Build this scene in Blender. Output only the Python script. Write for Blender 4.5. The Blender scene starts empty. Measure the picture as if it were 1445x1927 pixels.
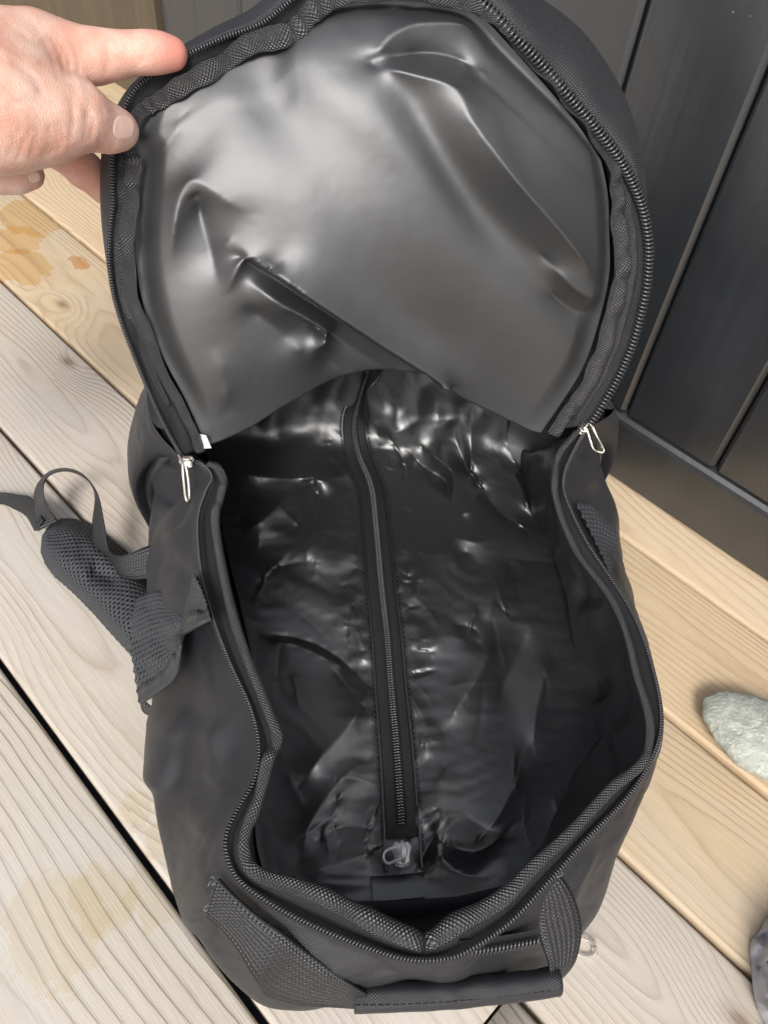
import bpy, math, random
import numpy as np
from mathutils import Vector, Matrix, noise as mnoise

# ------------------------------------------------------------------ camera
H = 0.57                                   # camera height above the deck, metres
FPX, CX, CY = 1460.0, 722.5, 963.5         # focal length and centre, photo pixels
RIGHT = np.array([0.99746195, 0.0, 0.07120150])
DOWN = np.array([0.04644529, -0.75795416, -0.65065223])
FWD = np.array([0.05396747, 0.65230781, -0.75603044])
scene = bpy.context.scene
col = scene.collection
cam_d = bpy.data.cameras.new('camera')
cam = bpy.data.objects.new('camera', cam_d)
col.objects.link(cam)
cam.matrix_world = Matrix(((RIGHT[0], -DOWN[0], -FWD[0], 0), (RIGHT[1], -DOWN[1], -FWD[1], 0),
                           (RIGHT[2], -DOWN[2], -FWD[2], H), (0, 0, 0, 1)))
cam_d.sensor_fit = 'VERTICAL'
cam_d.sensor_height = 32.0
cam_d.lens = FPX / 1927.0 * 32.0
cam_d.clip_start = 0.01
cam_d.clip_end = 200
scene.camera = cam
scene.render.resolution_x, scene.render.resolution_y = 767, 1024

# ------------------------------------------------------------------ light
SUN_EL, SUN_AZ = 46, 192                   # azimuth of the sun from +y clockwise: from behind and left
world = bpy.data.worlds.new('World')
scene.world = world
world.use_nodes = True
wn, wl = world.node_tree.nodes, world.node_tree.links
wn.clear()
wo = wn.new('ShaderNodeOutputWorld')
wb = wn.new('ShaderNodeBackground')
sky = wn.new('ShaderNodeTexSky')
sky.sky_type = 'NISHITA'
sky.sun_disc = False
sky.sun_elevation = math.radians(SUN_EL)
sky.sun_rotation = math.radians(SUN_AZ)
sky.dust_density = 4.0
sky.air_density = 1.0
hs = wn.new('ShaderNodeHueSaturation')     # overcast: nearly white sky
hs.inputs['Saturation'].default_value = 0.50
wl.new(sky.outputs[0], hs.inputs['Color'])
wl.new(hs.outputs[0], wb.inputs['Color'])
wb.inputs['Strength'].default_value = 0.10
wl.new(wb.outputs[0], wo.inputs[0])
sun_d = bpy.data.lights.new('sun', 'SUN')
sun_d.energy = 1.5
sun_d.angle = math.radians(16)
sun_d.color = (1.0, 0.985, 0.96)
sun = bpy.data.objects.new('sun', sun_d)
col.objects.link(sun)
az, el = math.radians(SUN_AZ), math.radians(SUN_EL)
sdir = Vector((math.sin(az) * math.cos(el), math.cos(az) * math.cos(el), math.sin(el)))
sun.rotation_euler = sdir.to_track_quat('Z', 'Y').to_euler()
vs = scene.view_settings
vs.view_transform = 'Standard'
vs.look = 'None'
vs.exposure = 0.74
vs.gamma = 1.0

# ------------------------------------------------------------------ helpers
random.seed(7)
rng = np.random.default_rng(7)
EYE = np.array([0, 0, H])
def rays(px, py):
    px = np.asarray(px, float)[..., None]; py = np.asarray(py, float)[..., None]
    return (px - CX) * RIGHT + (py - CY) * DOWN + FPX * FWD
def P(px, py, z):                          # the point at height z seen at photo pixel px, py
    r = rays(px, py); z = np.asarray(z, float)[..., None]
    return EYE + r * ((z - H) / r[..., 2:3])
def DI(px, py, dist):                      # the point at a distance
    r = rays(px, py); r = r / np.linalg.norm(r, axis=-1, keepdims=True)
    return EYE + r * np.asarray(dist, float)[..., None]
def PL(px, py, o, n):                      # the point on a plane
    r = rays(px, py); t = ((o - EYE) @ n) / (r @ n)
    return EYE + r * t[..., None]
def unit(v): return v / (np.linalg.norm(v, axis=-1, keepdims=True) + 1e-12)
def spline(pts, n, closed=False, ends=False):
    """Catmull-Rom through pts, n samples even in arc length; ends: returns parameter too"""
    p = np.asarray(pts, float)
    m = len(p)
    q = np.vstack([p[-1:], p, p[:2]]) if closed else np.vstack([2 * p[0] - p[1], p, 2 * p[-1] - p[-2]])
    segs = m if closed else m - 1
    t = np.linspace(0, segs, segs * 24 + 1)
    i = np.minimum(t.astype(int), segs - 1); u = (t - i)[:, None]
    a, b, c, d = q[i], q[i + 1], q[i + 2], q[i + 3]
    s = .5 * (2 * b + (c - a) * u + (2 * a - 5 * b + 4 * c - d) * u ** 2 + (3 * b - a - 3 * c + d) * u ** 3)
    L = np.concatenate([[0], np.cumsum(np.linalg.norm(np.diff(s[:, :3], axis=0), axis=1))])
    w = np.linspace(0, L[-1], n + 1)[:n] if closed else np.linspace(0, L[-1], n)
    return np.stack([np.interp(w, L, s[:, k]) for k in range(s.shape[1])], 1)
def sp(pts, n, closed=False):
    """Catmull-Rom, n samples even in the station parameter"""
    p = np.asarray(pts, float); m = len(p)
    q = np.vstack([p[-1:], p, p[:2]]) if closed else np.vstack([2 * p[0] - p[1], p, 2 * p[-1] - p[-2]])
    segs = m if closed else m - 1
    t = np.linspace(0, segs, n + 1)[:n] if closed else np.linspace(0, segs, n)
    i = np.minimum(t.astype(int), segs - 1); u = (t - i)[:, None]
    a, b, c, d = q[i], q[i + 1], q[i + 2], q[i + 3]
    return .5 * (2 * b + (c - a) * u + (2 * a - 5 * b + 4 * c - d) * u ** 2 + (3 * b - a - 3 * c + d) * u ** 3)
def sstep(x): x = np.clip(x, 0, 1); return x * x * (3 - 2 * x)
def fnoise(p, scale, seed=0.0, octaves=2):
    out = np.empty(len(p))
    for k, v in enumerate(np.asarray(p) * scale + seed):
        out[k] = mnoise.fractal(Vector(v), 1.0, 2.0, octaves)
    return out
def grid_noise(A, scale, seed=0.0, octaves=2):
    A = np.asarray(A); q = A.reshape(-1, A.shape[-1])
    if q.shape[1] == 2: q = np.c_[q, np.zeros(len(q))]
    return fnoise(q, scale, seed, octaves).reshape(A.shape[:-1])

def mesh(name, verts, faces, mat, parent=None, uv=None, smooth=True, loc=None):
    me = bpy.data.meshes.new(name)
    me.from_pydata(np.asarray(verts).tolist(), [], faces if isinstance(faces, list) else faces.tolist())
    if uv is not None:
        lay = me.uv_layers.new(name='UVMap')
        li = np.empty(len(me.loops), int); me.loops.foreach_get('vertex_index', li)
        lay.data.foreach_set('uv', np.asarray(uv)[li].astype(np.float32).ravel())
    if smooth: me.polygons.foreach_set('use_smooth', np.ones(len(me.polygons), bool))
    me.materials.append(mat); me.update()
    o = bpy.data.objects.new(name, me); col.objects.link(o)
    if parent: o.parent = parent
    return o
def gfaces(n, m, ci=False, cj=False, off=0):
    i = np.arange(n if ci else n - 1); j = np.arange(m if cj else m - 1)
    I, J = np.meshgrid(i, j, indexing='ij'); I2 = (I + 1) % n; J2 = (J + 1) % m
    return np.stack([I * m + J, I * m + J2, I2 * m + J2, I2 * m + J], -1).reshape(-1, 4) + off
def grid_uv(A):
    n, m = A.shape[:2]
    du = np.concatenate([[0], np.cumsum(np.linalg.norm(np.diff(A, axis=1), axis=2).mean(0))])
    dv = np.concatenate([[0], np.cumsum(np.linalg.norm(np.diff(A, axis=0), axis=2).mean(1))])
    U, V = np.meshgrid(du, dv); return np.stack([U, V], -1).reshape(-1, 2)
def sheet(name, A, mat, parent=None, thick=0.0, ci=False, flip=False, uv=None):
    """a grid of points as a surface, with thickness when asked"""
    n, m = A.shape[:2]; f = gfaces(n, m, ci)
    if uv is None: uv = grid_uv(A)
    if thick:
        N = grid_normals(A); B = A - N * thick
        V = np.vstack([A.reshape(-1, 3), B.reshape(-1, 3)]); k = n * m
        fs = [f, f[:, ::-1] + k]
        idx = np.arange(k).reshape(n, m)
        edges = [idx[:, 0][::-1], idx[:, -1]]
        if not ci: edges += [idx[0, :], idx[-1, :][::-1]]
        for e in edges: fs.append(np.stack([e[1:], e[:-1], e[:-1] + k, e[1:] + k], 1))
        return mesh(name, V, np.vstack(fs), mat, parent, np.vstack([uv, uv]))
    return mesh(name, A.reshape(-1, 3), f[:, ::-1] if flip else f, mat, parent, uv)
def grid_normals(A):
    return unit(np.cross(np.gradient(A, axis=1), np.gradient(A, axis=0)))
def frames(C, closed=False, up=None):
    T = np.gradient(C, axis=0)
    if closed: T = (np.roll(C, -1, 0) - np.roll(C, 1, 0))
    T = unit(T)
    if up is None: up = np.array([0, 0, 1.0])
    up = np.broadcast_to(up, C.shape)
    S = unit(np.cross(T, up)); return T, S, unit(np.cross(S, T))
def tube(name, C, r, mat, parent=None, k=10, closed=False, up=None, flat=1.0, caps=True):
    C = np.asarray(C, float); T, S, U = frames(C, closed, up)
    r = np.broadcast_to(np.asarray(r, float), (len(C),))
    a = np.linspace(0, 2 * math.pi, k, endpoint=False)
    A = C[:, None] + r[:, None, None] * (np.cos(a)[None, :, None] * S[:, None] + flat * np.sin(a)[None, :, None] * U[:, None])
    n = len(C); f = gfaces(n, k, closed, True).tolist()
    if not closed and caps: f += [list(range(k))[::-1], list(range((n - 1) * k, n * k))]
    L = np.concatenate([[0], np.cumsum(np.linalg.norm(np.diff(C, axis=0), axis=1))])
    uv = np.stack(np.broadcast_arrays((a * r.mean())[None, :], L[:, None]), -1).reshape(-1, 2)
    return mesh(name, A.reshape(-1, 3), f, mat, parent, uv)
def tube_arr(C, r, k=8, up=None, flat=1.0):
    C = np.asarray(C, float); T, S, U = frames(C, False, up)
    r = np.broadcast_to(np.asarray(r, float), (len(C),))
    a = np.linspace(0, 2 * math.pi, k, endpoint=False)
    A = C[:, None] + r[:, None, None] * (np.cos(a)[None, :, None] * S[:, None] + flat * np.sin(a)[None, :, None] * U[:, None])
    n = len(C)
    return A.reshape(-1, 3), gfaces(n, k, False, True).tolist() + [list(range(k))[::-1], list(range((n - 1) * k, n * k))]
class Join:
    def __init__(s): s.v, s.f, s.n = [], [], 0
    def add(s, v, f):
        s.v.append(np.asarray(v)); s.f += [[i + s.n for i in q] for q in f]; s.n += len(v)
    def build(s, name, mat, parent=None, smooth=True): return mesh(name, np.vstack(s.v), s.f, mat, parent, smooth=smooth)
def coons(top, bottom, left, right, n, m):
    """px-space patch; top and bottom run left to right, left and right run top to bottom"""
    t, b, l, r = spline(top, m), spline(bottom, m), spline(left, n), spline(right, n)
    u = np.linspace(0, 1, m)[None, :, None]; v = np.linspace(0, 1, n)[:, None, None]
    return (1 - v) * t[None] + v * b[None] + (1 - u) * l[:, None] + u * r[:, None] - (
        (1 - u) * (1 - v) * t[0] + u * (1 - v) * t[-1] + (1 - u) * v * b[0] + u * v * b[-1])
def crease(G, pts, A, wl, wr, p=1.4, t0=.2, t1=.3, step=False, soft=.30):
    """ridge along a polyline on a 2-D domain; wl / wr widths on the left and right of its run (y down)"""
    c = spline(pts, 40); T = unit(np.gradient(c, axis=0))
    g = G.reshape(-1, 2); out = np.zeros(len(g)); R = 4 * max(wl, wr) if not step else 1e9
    lo, hi = c.min(0) - R, c.max(0) + R
    k = np.where(((g > lo) & (g < hi)).all(1))[0]
    if len(k) == 0: return out.reshape(G.shape[:2])
    a0, a1 = c[:-1], c[1:]; ba = a1 - a0; q = g[k]
    t = np.clip(((q[:, None] - a0[None]) * ba[None]).sum(-1) / ((ba ** 2).sum(-1)[None] + 1e-9), 0, 1)
    dv_ = q[:, None] - a0[None] - t[..., None] * ba[None]; dd = (dv_ ** 2).sum(-1); j = dd.argmin(1); ar = np.arange(len(k))
    tt = t[ar, j]; dv = dv_[ar, j]; dist = np.sqrt(dd[ar, j]); Tj = T[j] * (1 - tt[:, None]) + T[j + 1] * tt[:, None]
    sg = (Tj[:, 0] * dv[:, 1] - Tj[:, 1] * dv[:, 0])
    u = (j + tt) / (len(c) - 1.0)
    tap = (sstep(u / t0) if t0 else 1.0) * (sstep((1 - u) / t1) if t1 else 1.0)
    bl = sstep(sg / (1.0 + dist) * .5 + .5); w = wl + (wr - wl) * bl
    out[k] = A * tap * np.exp(-(np.sqrt(dist ** 2 + (soft * w) ** 2) / w) ** p + soft ** p)
    return out.reshape(G.shape[:2])
def ridges(G, curves, length, cell, iters=500, soft=3):
    """taut cloth: heights given along curves, the sheet between them as tight as a membrane that decays over length (px)"""
    n, m = G.shape[:2]; val = np.zeros((n, m)); fix = np.zeros((n, m), bool); flat = G.reshape(-1, 2); k2 = (cell / length) ** 2
    for c in curves:
        pts, A = c[0], c[1]; t0, t1 = (c[2], c[3]) if len(c) > 2 else (.25, .25)
        q = spline(pts, 220); u = np.linspace(0, 1, 220); h = A * sstep(u / max(t0, 1e-3)) * sstep((1 - u) / max(t1, 1e-3))
        lo, hi = q.min(0) - 12, q.max(0) + 12; near = np.where(((flat > lo) & (flat < hi)).all(1))[0]
        if not len(near): continue
        for a in range(0, 220, 44):
            d = ((flat[near][:, None] - q[None, a:a + 44]) ** 2).sum(-1); i = near[d.argmin(0)]
            ok = d.min(0) < (2.2 * cell) ** 2; i = i[ok]; fix.ravel()[i] = True; val.ravel()[i] = h[a:a + 44][ok]
    o = val.copy()
    fix[0] = True; fix[:, 0] = fix[:, -1] = True
    for it in range(iters):
        p = np.pad(o, 1, mode='edge'); nw = (p[:-2, 1:-1] + p[2:, 1:-1] + p[1:-1, :-2] + p[1:-1, 2:]) / (4 + k2)
        o = np.where(fix, val, o + 1.0 * (nw - o))
    for _ in range(soft):
        p = np.pad(o, 1, mode='edge'); o = (p[:-2, 1:-1] + p[2:, 1:-1] + p[1:-1, :-2] + p[1:-1, 2:] + 2 * o) / 6
    return o
def relax(X, R, pin, slack, iters, bend=.3, target=None, tether=0.0, grav=(0, 0, 0), zmin=None, spans=(2, 4, 8)):
    """cloth settling: a grid of points finds the folds that its spare length asks for (position-based, vectorised)"""
    X = X.copy(); prev = X.copy(); w = (~pin).astype(float)[..., None]; n, m = pin.shape
    def ln_(a, b): return np.linalg.norm(R[b] - R[a], axis=-1) * slack
    S = slice; cons = []
    def addc(a, b, k): cons.append((a, b, ln_(a, b)[..., None], k, w[a], w[b], np.maximum(w[a] + w[b], 1e-6)))
    for p in (0, 1):
        c = (m - p) // 2; addc((S(None), S(p, p + 2 * c, 2)), (S(None), S(p + 1, p + 2 * c, 2)), 1.0)
        c = (n - p) // 2; addc((S(p, p + 2 * c, 2), S(None)), (S(p + 1, p + 2 * c, 2), S(None)), 1.0)
        addc((S(p, p + 2 * c, 2), S(0, m - 1)), (S(p + 1, p + 2 * c, 2), S(1, m)), .35)
        addc((S(p, p + 2 * c, 2), S(1, m)), (S(p + 1, p + 2 * c, 2), S(0, m - 1)), .35)
    for s in spans:
        for p in range(2 * s):
            if p % (2 * s) < 2 * s:
                j = np.arange(p, m - s, 2 * s)
                if len(j): addc((S(None), S(p, int(j[-1]) + 1, 2 * s)), (S(None), S(p + s, int(j[-1]) + s + 1, 2 * s)), bend)
                i = np.arange(p, n - s, 2 * s)
                if len(i): addc((S(p, int(i[-1]) + 1, 2 * s), S(None)), (S(p + s, int(i[-1]) + s + 1, 2 * s), S(None)), bend)
    g = np.array(grav)
    for it in range(iters):
        v = (X - prev) * .88; prev = X.copy(); X = X + w * (v + g)
        if target is not None: X = X + w * (target - X) * tether
        for a, b, L, k, wa, wb, ws in cons:
            d = X[b] - X[a]; l = np.sqrt((d * d).sum(-1, keepdims=True)) + 1e-12
            c = d * ((l - L) / l * k / ws); X[a] += c * wa; X[b] -= c * wb
        if zmin is not None: X[..., 2] = np.maximum(X[..., 2], zmin)
    return X
def resize(A, n, m):
    """smooth resampling of a grid of points"""
    B = sp(A.reshape(A.shape[0], -1), n).reshape(n, A.shape[1], -1)
    return sp(B.transpose(1, 0, 2).reshape(A.shape[1], -1), m).reshape(m, n, -1).transpose(1, 0, 2)
def settle(X, R, pin, slack, size, iters, bend, tether, grav=(0, 0, 0), zmin=None, spans=(2, 4, 8)):
    """the given shape is what the cloth is loosely held to; settled on a coarse grid, returned on the fine one"""
    n, m = size; t = resize(X, n, m); r = resize(R, n, m)
    p = resize(pin[..., None].astype(float), n, m)[..., 0] > .3; p[0] = p[-1] = True; p[:, 0] = p[:, -1] = True
    Y = relax(t, r, p, slack, iters, bend, t, tether, grav, zmin, spans)
    D = resize(Y - t, *X.shape[:2])
    return X, D

def tag(o, label, cat, group=None):
    o['label'] = label; o['category'] = cat
    if group: o['group'] = group
    return o

# ------------------------------------------------------------------ materials
def new_mat(name):
    m = bpy.data.materials.new(name); m.use_nodes = True
    return m, m.node_tree.nodes, m.node_tree.links, m.node_tree.nodes['Principled BSDF']
class NB:
    """small node builder"""
    def __init__(s, m): s.n, s.l = m.node_tree.nodes, m.node_tree.links
    def put(s, node, sock, v):
        if v is None: return
        if hasattr(v, 'is_output') or isinstance(v, bpy.types.NodeSocket): s.l.new(v, node.inputs[sock])
        else: node.inputs[sock].default_value = v
    def math(s, op, a, b=None, c=None, clamp=False):
        q = s.n.new('ShaderNodeMath'); q.operation = op; q.use_clamp = clamp
        for i, v in enumerate((a, b, c)): s.put(q, i, v)
        return q.outputs[0]
    def vmath(s, op, a, b=None):
        q = s.n.new('ShaderNodeVectorMath'); q.operation = op
        s.put(q, 0, a); s.put(q, 1, b)
        return q.outputs['Value'] if op in ('LENGTH', 'DISTANCE', 'DOT_PRODUCT') else q.outputs[0]
    def noise(s, vec, scale, detail=2, rough=.5, dist=0.0):
        q = s.n.new('ShaderNodeTexNoise'); s.put(q, 'Vector', vec)
        q.inputs['Scale'].default_value = scale; q.inputs['Detail'].default_value = detail
        q.inputs['Roughness'].default_value = rough; q.inputs['Distortion'].default_value = dist
        return q.outputs['Fac'], q.outputs['Color']
    def voro(s, vec, scale, feature='F1', rand=1.0):
        q = s.n.new('ShaderNodeTexVoronoi'); q.feature = feature; s.put(q, 'Vector', vec)
        q.inputs['Scale'].default_value = scale; q.inputs['Randomness'].default_value = rand
        return q.outputs['Distance'], (q.outputs['Color'] if 'Color' in q.outputs else None)
    def ramp(s, fac, stops, interp='LINEAR'):
        q = s.n.new('ShaderNodeValToRGB'); q.color_ramp.interpolation = interp
        e = q.color_ramp.elements
        while len(e) < len(stops): e.new(.5)
        for x, (pos, c) in zip(e, stops): x.position = pos; x.color = (*c, 1) if not np.isscalar(c) else (c, c, c, 1)
        s.l.new(fac, q.inputs[0]); return q.outputs[0]
    def mix(s, fac, a, b, mode='MIX'):
        q = s.n.new('ShaderNodeMix'); q.data_type = 'RGBA'; q.blend_type = mode
        s.put(q, 0, fac)
        s.put(q, 6, (*a, 1) if isinstance(a, tuple) else a); s.put(q, 7, (*b, 1) if isinstance(b, tuple) else b)
        return q.outputs[2]
    def bump(s, h, strength, dist, normal=None):
        q = s.n.new('ShaderNodeBump'); q.inputs['Strength'].default_value = strength; q.inputs['Distance'].default_value = dist
        s.l.new(h, q.inputs['Height'])
        if normal: s.l.new(normal, q.inputs['Normal'])
        return q.outputs[0]
    def xyz(s, v):
        q = s.n.new('ShaderNodeSeparateXYZ'); s.l.new(v, q.inputs[0]); return q.outputs
    def comb(s, x, y, z=0.0):
        q = s.n.new('ShaderNodeCombineXYZ')
        for i, v in enumerate((x, y, z)): s.put(q, i, v)
        return q.outputs[0]
    def coord(s, which='Object'): return s.n.new('ShaderNodeTexCoord').outputs[which]

def fabric(name, base, rough, pitch, bump=.5, sheen=.0, spec=.5, ribs=None, crinkle=0.0, speck=0.35, coat=0.0, ior=1.5):
    """woven cloth: over-and-under threads from UV in metres; ribs makes webbing with a stronger cross rib"""
    m, n, l, b = new_mat(name); g = NB(m)
    uv = g.coord('UV'); x, y, _ = g.xyz(uv)
    k = 2 * math.pi / pitch
    sx = g.math('SINE', g.math('MULTIPLY', x, k)); sy = g.math('SINE', g.math('MULTIPLY', y, k * (ribs or 1.0)))
    wv = g.math('MULTIPLY', sx, sy)
    if ribs: wv = g.math('ADD', g.math('MULTIPLY', wv, .5), g.math('MULTIPLY', sy, .5))
    hgt = g.math('MULTIPLY_ADD', wv, .5, .5)
    ns, _ = g.noise(g.coord('Object'), 60, 3)
    fine, _ = g.noise(g.coord('Object'), 900, 2)
    c0 = tuple(v * (1 - speck) for v in base); c1 = tuple(v * (1 + speck) for v in base)
    c = g.mix(hgt, c0, c1)
    c = g.mix(g.math('MULTIPLY', ns, .35), c, tuple(v * .6 for v in base))
    l.new(c, b.inputs['Base Color'])
    b.inputs['Roughness'].default_value = rough
    b.inputs['Specular IOR Level'].default_value = spec; b.inputs['IOR'].default_value = ior
    if sheen: b.inputs['Sheen Weight'].default_value = sheen; b.inputs['Sheen Roughness'].default_value = .45
    if coat: b.inputs['Coat Weight'].default_value = coat; b.inputs['Coat Roughness'].default_value = .35
    nn = g.bump(g.math('MULTIPLY_ADD', fine, .4, hgt), bump, pitch * .35)
    if crinkle:
        dv, _ = g.voro(g.vmath('ADD', g.vmath('MULTIPLY', g.coord('Object'), (22, 14, 22)), g.vmath('MULTIPLY', g.noise(g.coord('Object'), 30, 3)[1], (1.2, 1.2, 1.2))), 1.0, 'DISTANCE_TO_EDGE')
        cr = g.math('SUBTRACT', 1.0, g.math('MULTIPLY', dv, 9.0, clamp=True), clamp=True)
        n2, _ = g.noise(g.coord('Object'), 38, 4, .55, 1.5)
        nn = g.bump(g.math('ADD', g.math('MULTIPLY', cr, .35), g.math('MULTIPLY', n2, 1.6)), crinkle, .004, nn)
    l.new(nn, b.inputs['Normal'])
    return m
def plain(name, base, rough, metal=0.0, spec=.5, var=.15, bump=0.0, scale=200):
    m, n, l, b = new_mat(name); g = NB(m)
    ns, _ = g.noise(g.coord('Object'), scale, 3)
    l.new(g.mix(ns, tuple(v * (1 - var) for v in base), tuple(min(1, v * (1 + var)) for v in base)), b.inputs['Base Color'])
    b.inputs['Metallic'].default_value = metal; b.inputs['Specular IOR Level'].default_value = spec
    l.new(g.math('MULTIPLY_ADD', ns, .15, rough - .07), b.inputs['Roughness'])
    if bump: l.new(g.bump(ns, bump, .0008), b.inputs['Normal'])
    return m
M_OUT = fabric('outer_polyester', (.0145, .0145, .0180), .44, .0016, .6, sheen=.03, spec=.60, speck=.8)
M_LIN = fabric('coated_lining', (.016, .0175, .0195), .46, .0009, .28, spec=.75, speck=.12, ior=2.0)
M_INN = fabric('thin_nylon_lining', (.0125, .0135, .0150), .40, .0009, .12, spec=.75, ior=1.8, speck=.12, crinkle=.05)
M_BIND = fabric('binding_tape', (.022, .022, .023), .36, .0021, 1.0, spec=.95, speck=.85)
M_TAPE = fabric('zipper_tape', (.0085, .0085, .0095), .6, .0011, .6, speck=.4)
M_WEB = fabric('webbing', (.015, .015, .017), .42, .0024, 1.0, ribs=1.0, speck=.75, spec=.7)
M_HEM = fabric('elastic_hem', (.040, .042, .045), .5, .0026, 1.0, ribs=.2, speck=.6)
M_MESH = plain('air_mesh', (.046, .049, .054), .5, var=.25, bump=.3, scale=900)
M_DARK = plain('foam_backing', (.008, .008, .009), .9, spec=.2)
M_COIL = plain('nylon_coil', (.035, .035, .038), .22, spec=1.0)
M_NICKEL = plain('nickel', (.86, .85, .83), .45, metal=.45, var=.06)
M_GOLD = plain('pale_nickel', (.88, .83, .74), .22, metal=1.0, var=.06)
M_LABEL = fabric('label_tape', (.78, .77, .80), .6, .0009, .2, speck=.05)
M_THREAD = plain('thread', (.012, .012, .013), .6)

# ------------------------------------------------------------------ deck, ground, wall
AD = np.array([-.69607829, .71796589, 0])   # along the planks
NW = np.array([.71796589, .69607829, 0])    # across, towards the wall
def deck_pt(a, w, z): return AD * a + NW * w + np.array([0, 0, z])
def plank_mat(name, seed, light, dark, ring, d0, w0, grey, knots=1.0, stains=(), ridge=.5, wob=1.0):
    """pine sawn near the bark: growth rings met by the face, bent round knots, weathered grey"""
    m, n, l, b = new_mat(name); g = NB(m)
    x, y, z = g.xyz(g.coord('Object'))                        # x along, y across
    sv = (seed * 3.7, seed * 1.9, seed * .77)
    lo = g.comb(g.math('MULTIPLY', x, 1.7), g.math('MULTIPLY', y, 6.0), seed * 1.3)
    n1, n1c = g.noise(lo, 1.0, 2, .5)
    n2, _ = g.noise(g.comb(g.math('MULTIPLY', x, 12.0), g.math('MULTIPLY', y, 45.0), seed * 2.1), 1.0, 3, .55)
    # knots
    kv = g.vmath('ADD', g.comb(g.math('MULTIPLY', x, 5.0), g.math('MULTIPLY', y, 10.0), 0.0), sv)
    q = n.new('ShaderNodeTexVoronoi'); q.voronoi_dimensions = '2D'; l.new(kv, q.inputs['Vector']); q.inputs['Scale'].default_value = 1.0
    kd, kc = q.outputs['Distance'], q.outputs['Color']
    kr, kg, _ = g.xyz(kc)
    has = g.math('GREATER_THAN', kr, 1 - .26 * knots)
    pull = g.math('MULTIPLY', has, g.math('EXPONENT', g.math('MULTIPLY', g.math('MULTIPLY', kd, kd), -14.0)))
    wx = g.math('ADD', g.math('SUBTRACT', y, w0), g.math('MULTIPLY', g.math('SUBTRACT', n1, .5), .075 * wob))
    dz = g.math('ADD', d0, g.math('MULTIPLY', g.math('SUBTRACT', g.xyz(n1c)[1], .5), .050 * wob))
    r = g.math('SQRT', g.math('ADD', g.math('MULTIPLY', wx, wx), g.math('MULTIPLY', dz, dz)))
    r = g.math('ADD', r, g.math('MULTIPLY', g.math('SUBTRACT', n2, .5), .0035))
    r = g.math('ADD', r, g.math('MULTIPLY', pull, .022))
    ph = g.math('FRACT', g.math('DIVIDE', r, ring))
    late = g.ramp(ph, [(0, .30), (.16, .02), (.45, .10), (.72, .45), (.90, 1.0), (1, .30)])
    lm, _ = g.noise(g.comb(g.math('MULTIPLY', x, 5.0), g.math('MULTIPLY', y, 30.0), seed * 4.4), 1.0, 3, .6)
    late = g.math('MULTIPLY', late, g.ramp(lm, [(.3, .35), (.7, 1.2)]))
    fib, _ = g.noise(g.comb(g.math('MULTIPLY', x, 35), g.math('MULTIPLY', y, 1500), seed), 1.0, 3, .6)
    c = g.mix(g.math('MULTIPLY', late, .62, clamp=True), light, dark)
    c = g.mix(g.math('MULTIPLY', g.math('SUBTRACT', fib, .3, clamp=True), .85), c, tuple(v * .72 for v in dark))
    gw, _ = g.noise(g.comb(g.math('MULTIPLY', x, 6), g.math('MULTIPLY', y, 14), seed + 5), 1.0, 4, .6)
    c = g.mix(g.ramp(gw, [(.35, 0.0), (.7, grey)]), c, (.54, .515, .48))
    kn = g.math('MULTIPLY', has, g.ramp(kd, [(0, .75), (.03, .6), (.05, .3), (.10, 0.0)]))
    c = g.mix(kn, c, (.17, .095, .05))
    wid, _ = g.noise(g.coord('Object'), 220, 2)
    spk = g.ramp(wid, [(.74, 0.0), (.78, .5)])
    c = g.mix(spk, c, (.20, .17, .14))
    for (sx, sy, sr, st, sc) in stains:
        nn, nc = g.noise(g.vmath('ADD', g.coord('Object'), (seed, sx, 0)), 42, 4, .6)
        d = g.vmath('LENGTH', g.vmath('MULTIPLY', g.vmath('SUBTRACT', g.comb(x, y, 0), (sx, sy, 0)), (.75, 1, 0)))
        d = g.math('ADD', d, g.math('MULTIPLY', g.math('SUBTRACT', nn, .5), .042))
        c = g.mix(g.math('MULTIPLY', g.ramp(g.math('DIVIDE', d, sr), [(.86, 1.0), (.95, 1.0), (1.0, 0.0)]), st), c, sc, 'MULTIPLY')
    l.new(c, b.inputs['Base Color'])
    b.inputs['Roughness'].default_value = .62
    b.inputs['Specular IOR Level'].default_value = .35
    hgt = g.math('ADD', g.math('MULTIPLY', late, ridge), g.math('MULTIPLY', fib, .35))
    l.new(g.bump(hgt, .7, .0009), b.inputs['Normal'])
    return m
BIG = 4.2
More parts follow.
